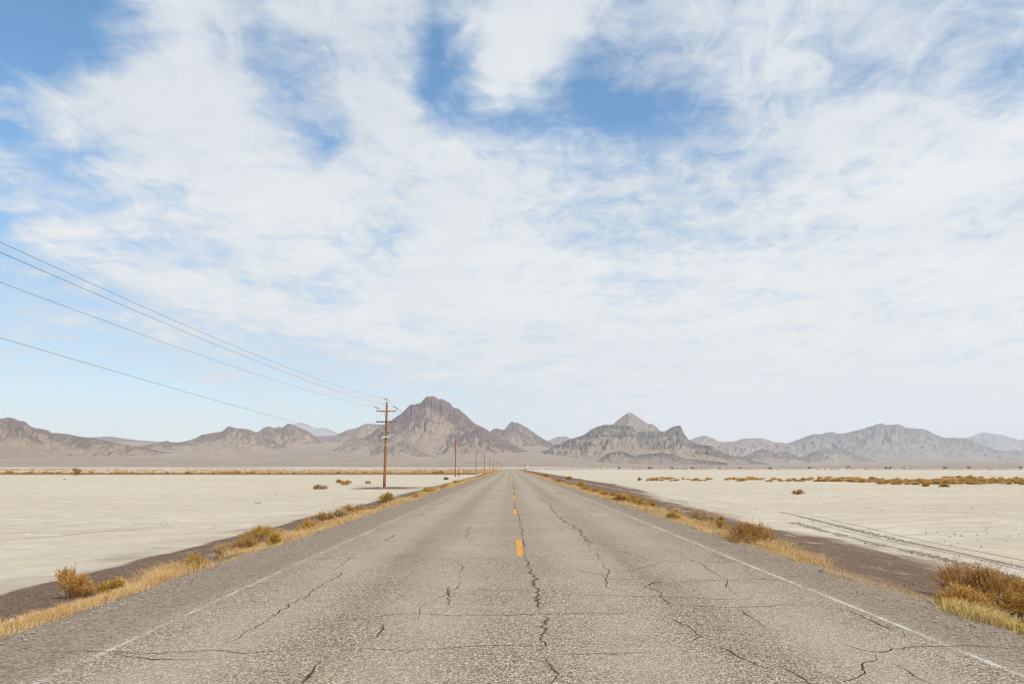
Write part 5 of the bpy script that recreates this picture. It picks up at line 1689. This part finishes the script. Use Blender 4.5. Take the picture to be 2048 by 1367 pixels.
MB().box((.04, 0, .80), (.09, .012, .07)).build('flag_tape', M_SIGNW, o)

# dark car, seen from behind
M_CAR = mat_plain('black_car_paint', (.018, .018, .02), .3, 0, .1, 3, .6)
M_GLASS = mat_plain('dark_car_glass', (.03, .035, .04), .08, 0, .05, 3, .7)
M_TYRE = mat_plain('tyre_rubber', (.02, .02, .02), .9)
M_TAIL = mat_plain('red_lens', (.55, .02, .015), .3)
M_CHROME = mat_plain('pale_bumper', (.62, .62, .62), .3, .4)
yc = 735.0
car = empty('parked_car', ((1049.6 - VPX) / F * yc, yc, -.75))
tag(car, 'dark car seen from behind on the flat right of the road', 'car')
prof = [(-2.1, .38), (-2.15, .62), (-2.1, .92), (-1.55, .98), (-1.1, 1.42), (-.2, 1.48), (.5, 1.40), (1.05, 1.0), (1.95, .88), (2.15, .66), (2.12, .38)]
m = MB()
vv = []
for sx_, k in ((-1, .80), (-1, 1), (1, 1), (1, .80)):
    for yv, zv in prof:
        tw_ = .88 - (.22 if zv > 1.0 else 0)
        vv.append((sx_ * tw_ * k, yv * (1 if k == 1 else .99), zv + (.03 if k < 1 and zv > .8 else 0)))
n = len(prof)
ff = []
for r_ in range(3):
    for i in range(n - 1):
        ff.append((r_ * n + i, r_ * n + i + 1, (r_ + 1) * n + i + 1, (r_ + 1) * n + i))
ff += [tuple(range(n, 2 * n)), tuple(range(2 * n, 3 * n))[::-1], (0, n, 2 * n, 3 * n)]
m.add(vv, ff)
m.build('body', M_CAR, car)
MB().box((0, -1.36, 1.22), (1.10, .03, .30), 0, .9).build('rear_window', M_GLASS, car).rotation_euler = (0, 0, 0)
for sd in (-1, 1):
    MB().box((sd * .70, -.30, 1.20), (.03, 1.3, .26)).build('side_window', M_GLASS, car)
    MB().box((sd * .72, -2.13, .80), (.26, .08, .17), 0, 1, .02).build('tail_light', M_TAIL, car)
    for yv in (-1.3, 1.35):
        wv = MB().tube([(sd * .70, yv, .31), (sd * .89, yv, .31)], .31, 18).build('wheel', M_TYRE, car)
        MB().tube([(sd * .885, yv, .31), (sd * .90, yv, .31)], .18, 12).build('rim', M_CHROME, wv)
MB().box((0, -2.18, .50), (1.66, .12, .20), 0, 1, .03).build('bumper', M_CHROME, car)


# ------------------------------------------------------------------ haze
hz, hn = new_mat('dusty_air')
pv = hn.n('ShaderNodeVolumePrincipled', {'Color': (0.90, 0.95, 1.0), 'Density': 5.7e-5, 'Anisotropy': 0.1})
ho = hn.n('ShaderNodeOutputMaterial')
hn.t.links.new(pv.outputs[0], ho.inputs['Volume'])
x0, x1, y0, y1, z0, z1 = -21000, 21000, -3000, 28500, -6.5, 1700
hv = [(x, y, z) for z in (z0, z1) for y in (y0, y1) for x in (x0, x1)]
hf = [(0, 2, 3, 1), (4, 5, 7, 6), (0, 1, 5, 4), (2, 6, 7, 3), (0, 4, 6, 2), (1, 3, 7, 5)]
tag(link('haze', mesh_np('haze', hv, hf, hz)), kind='stuff')
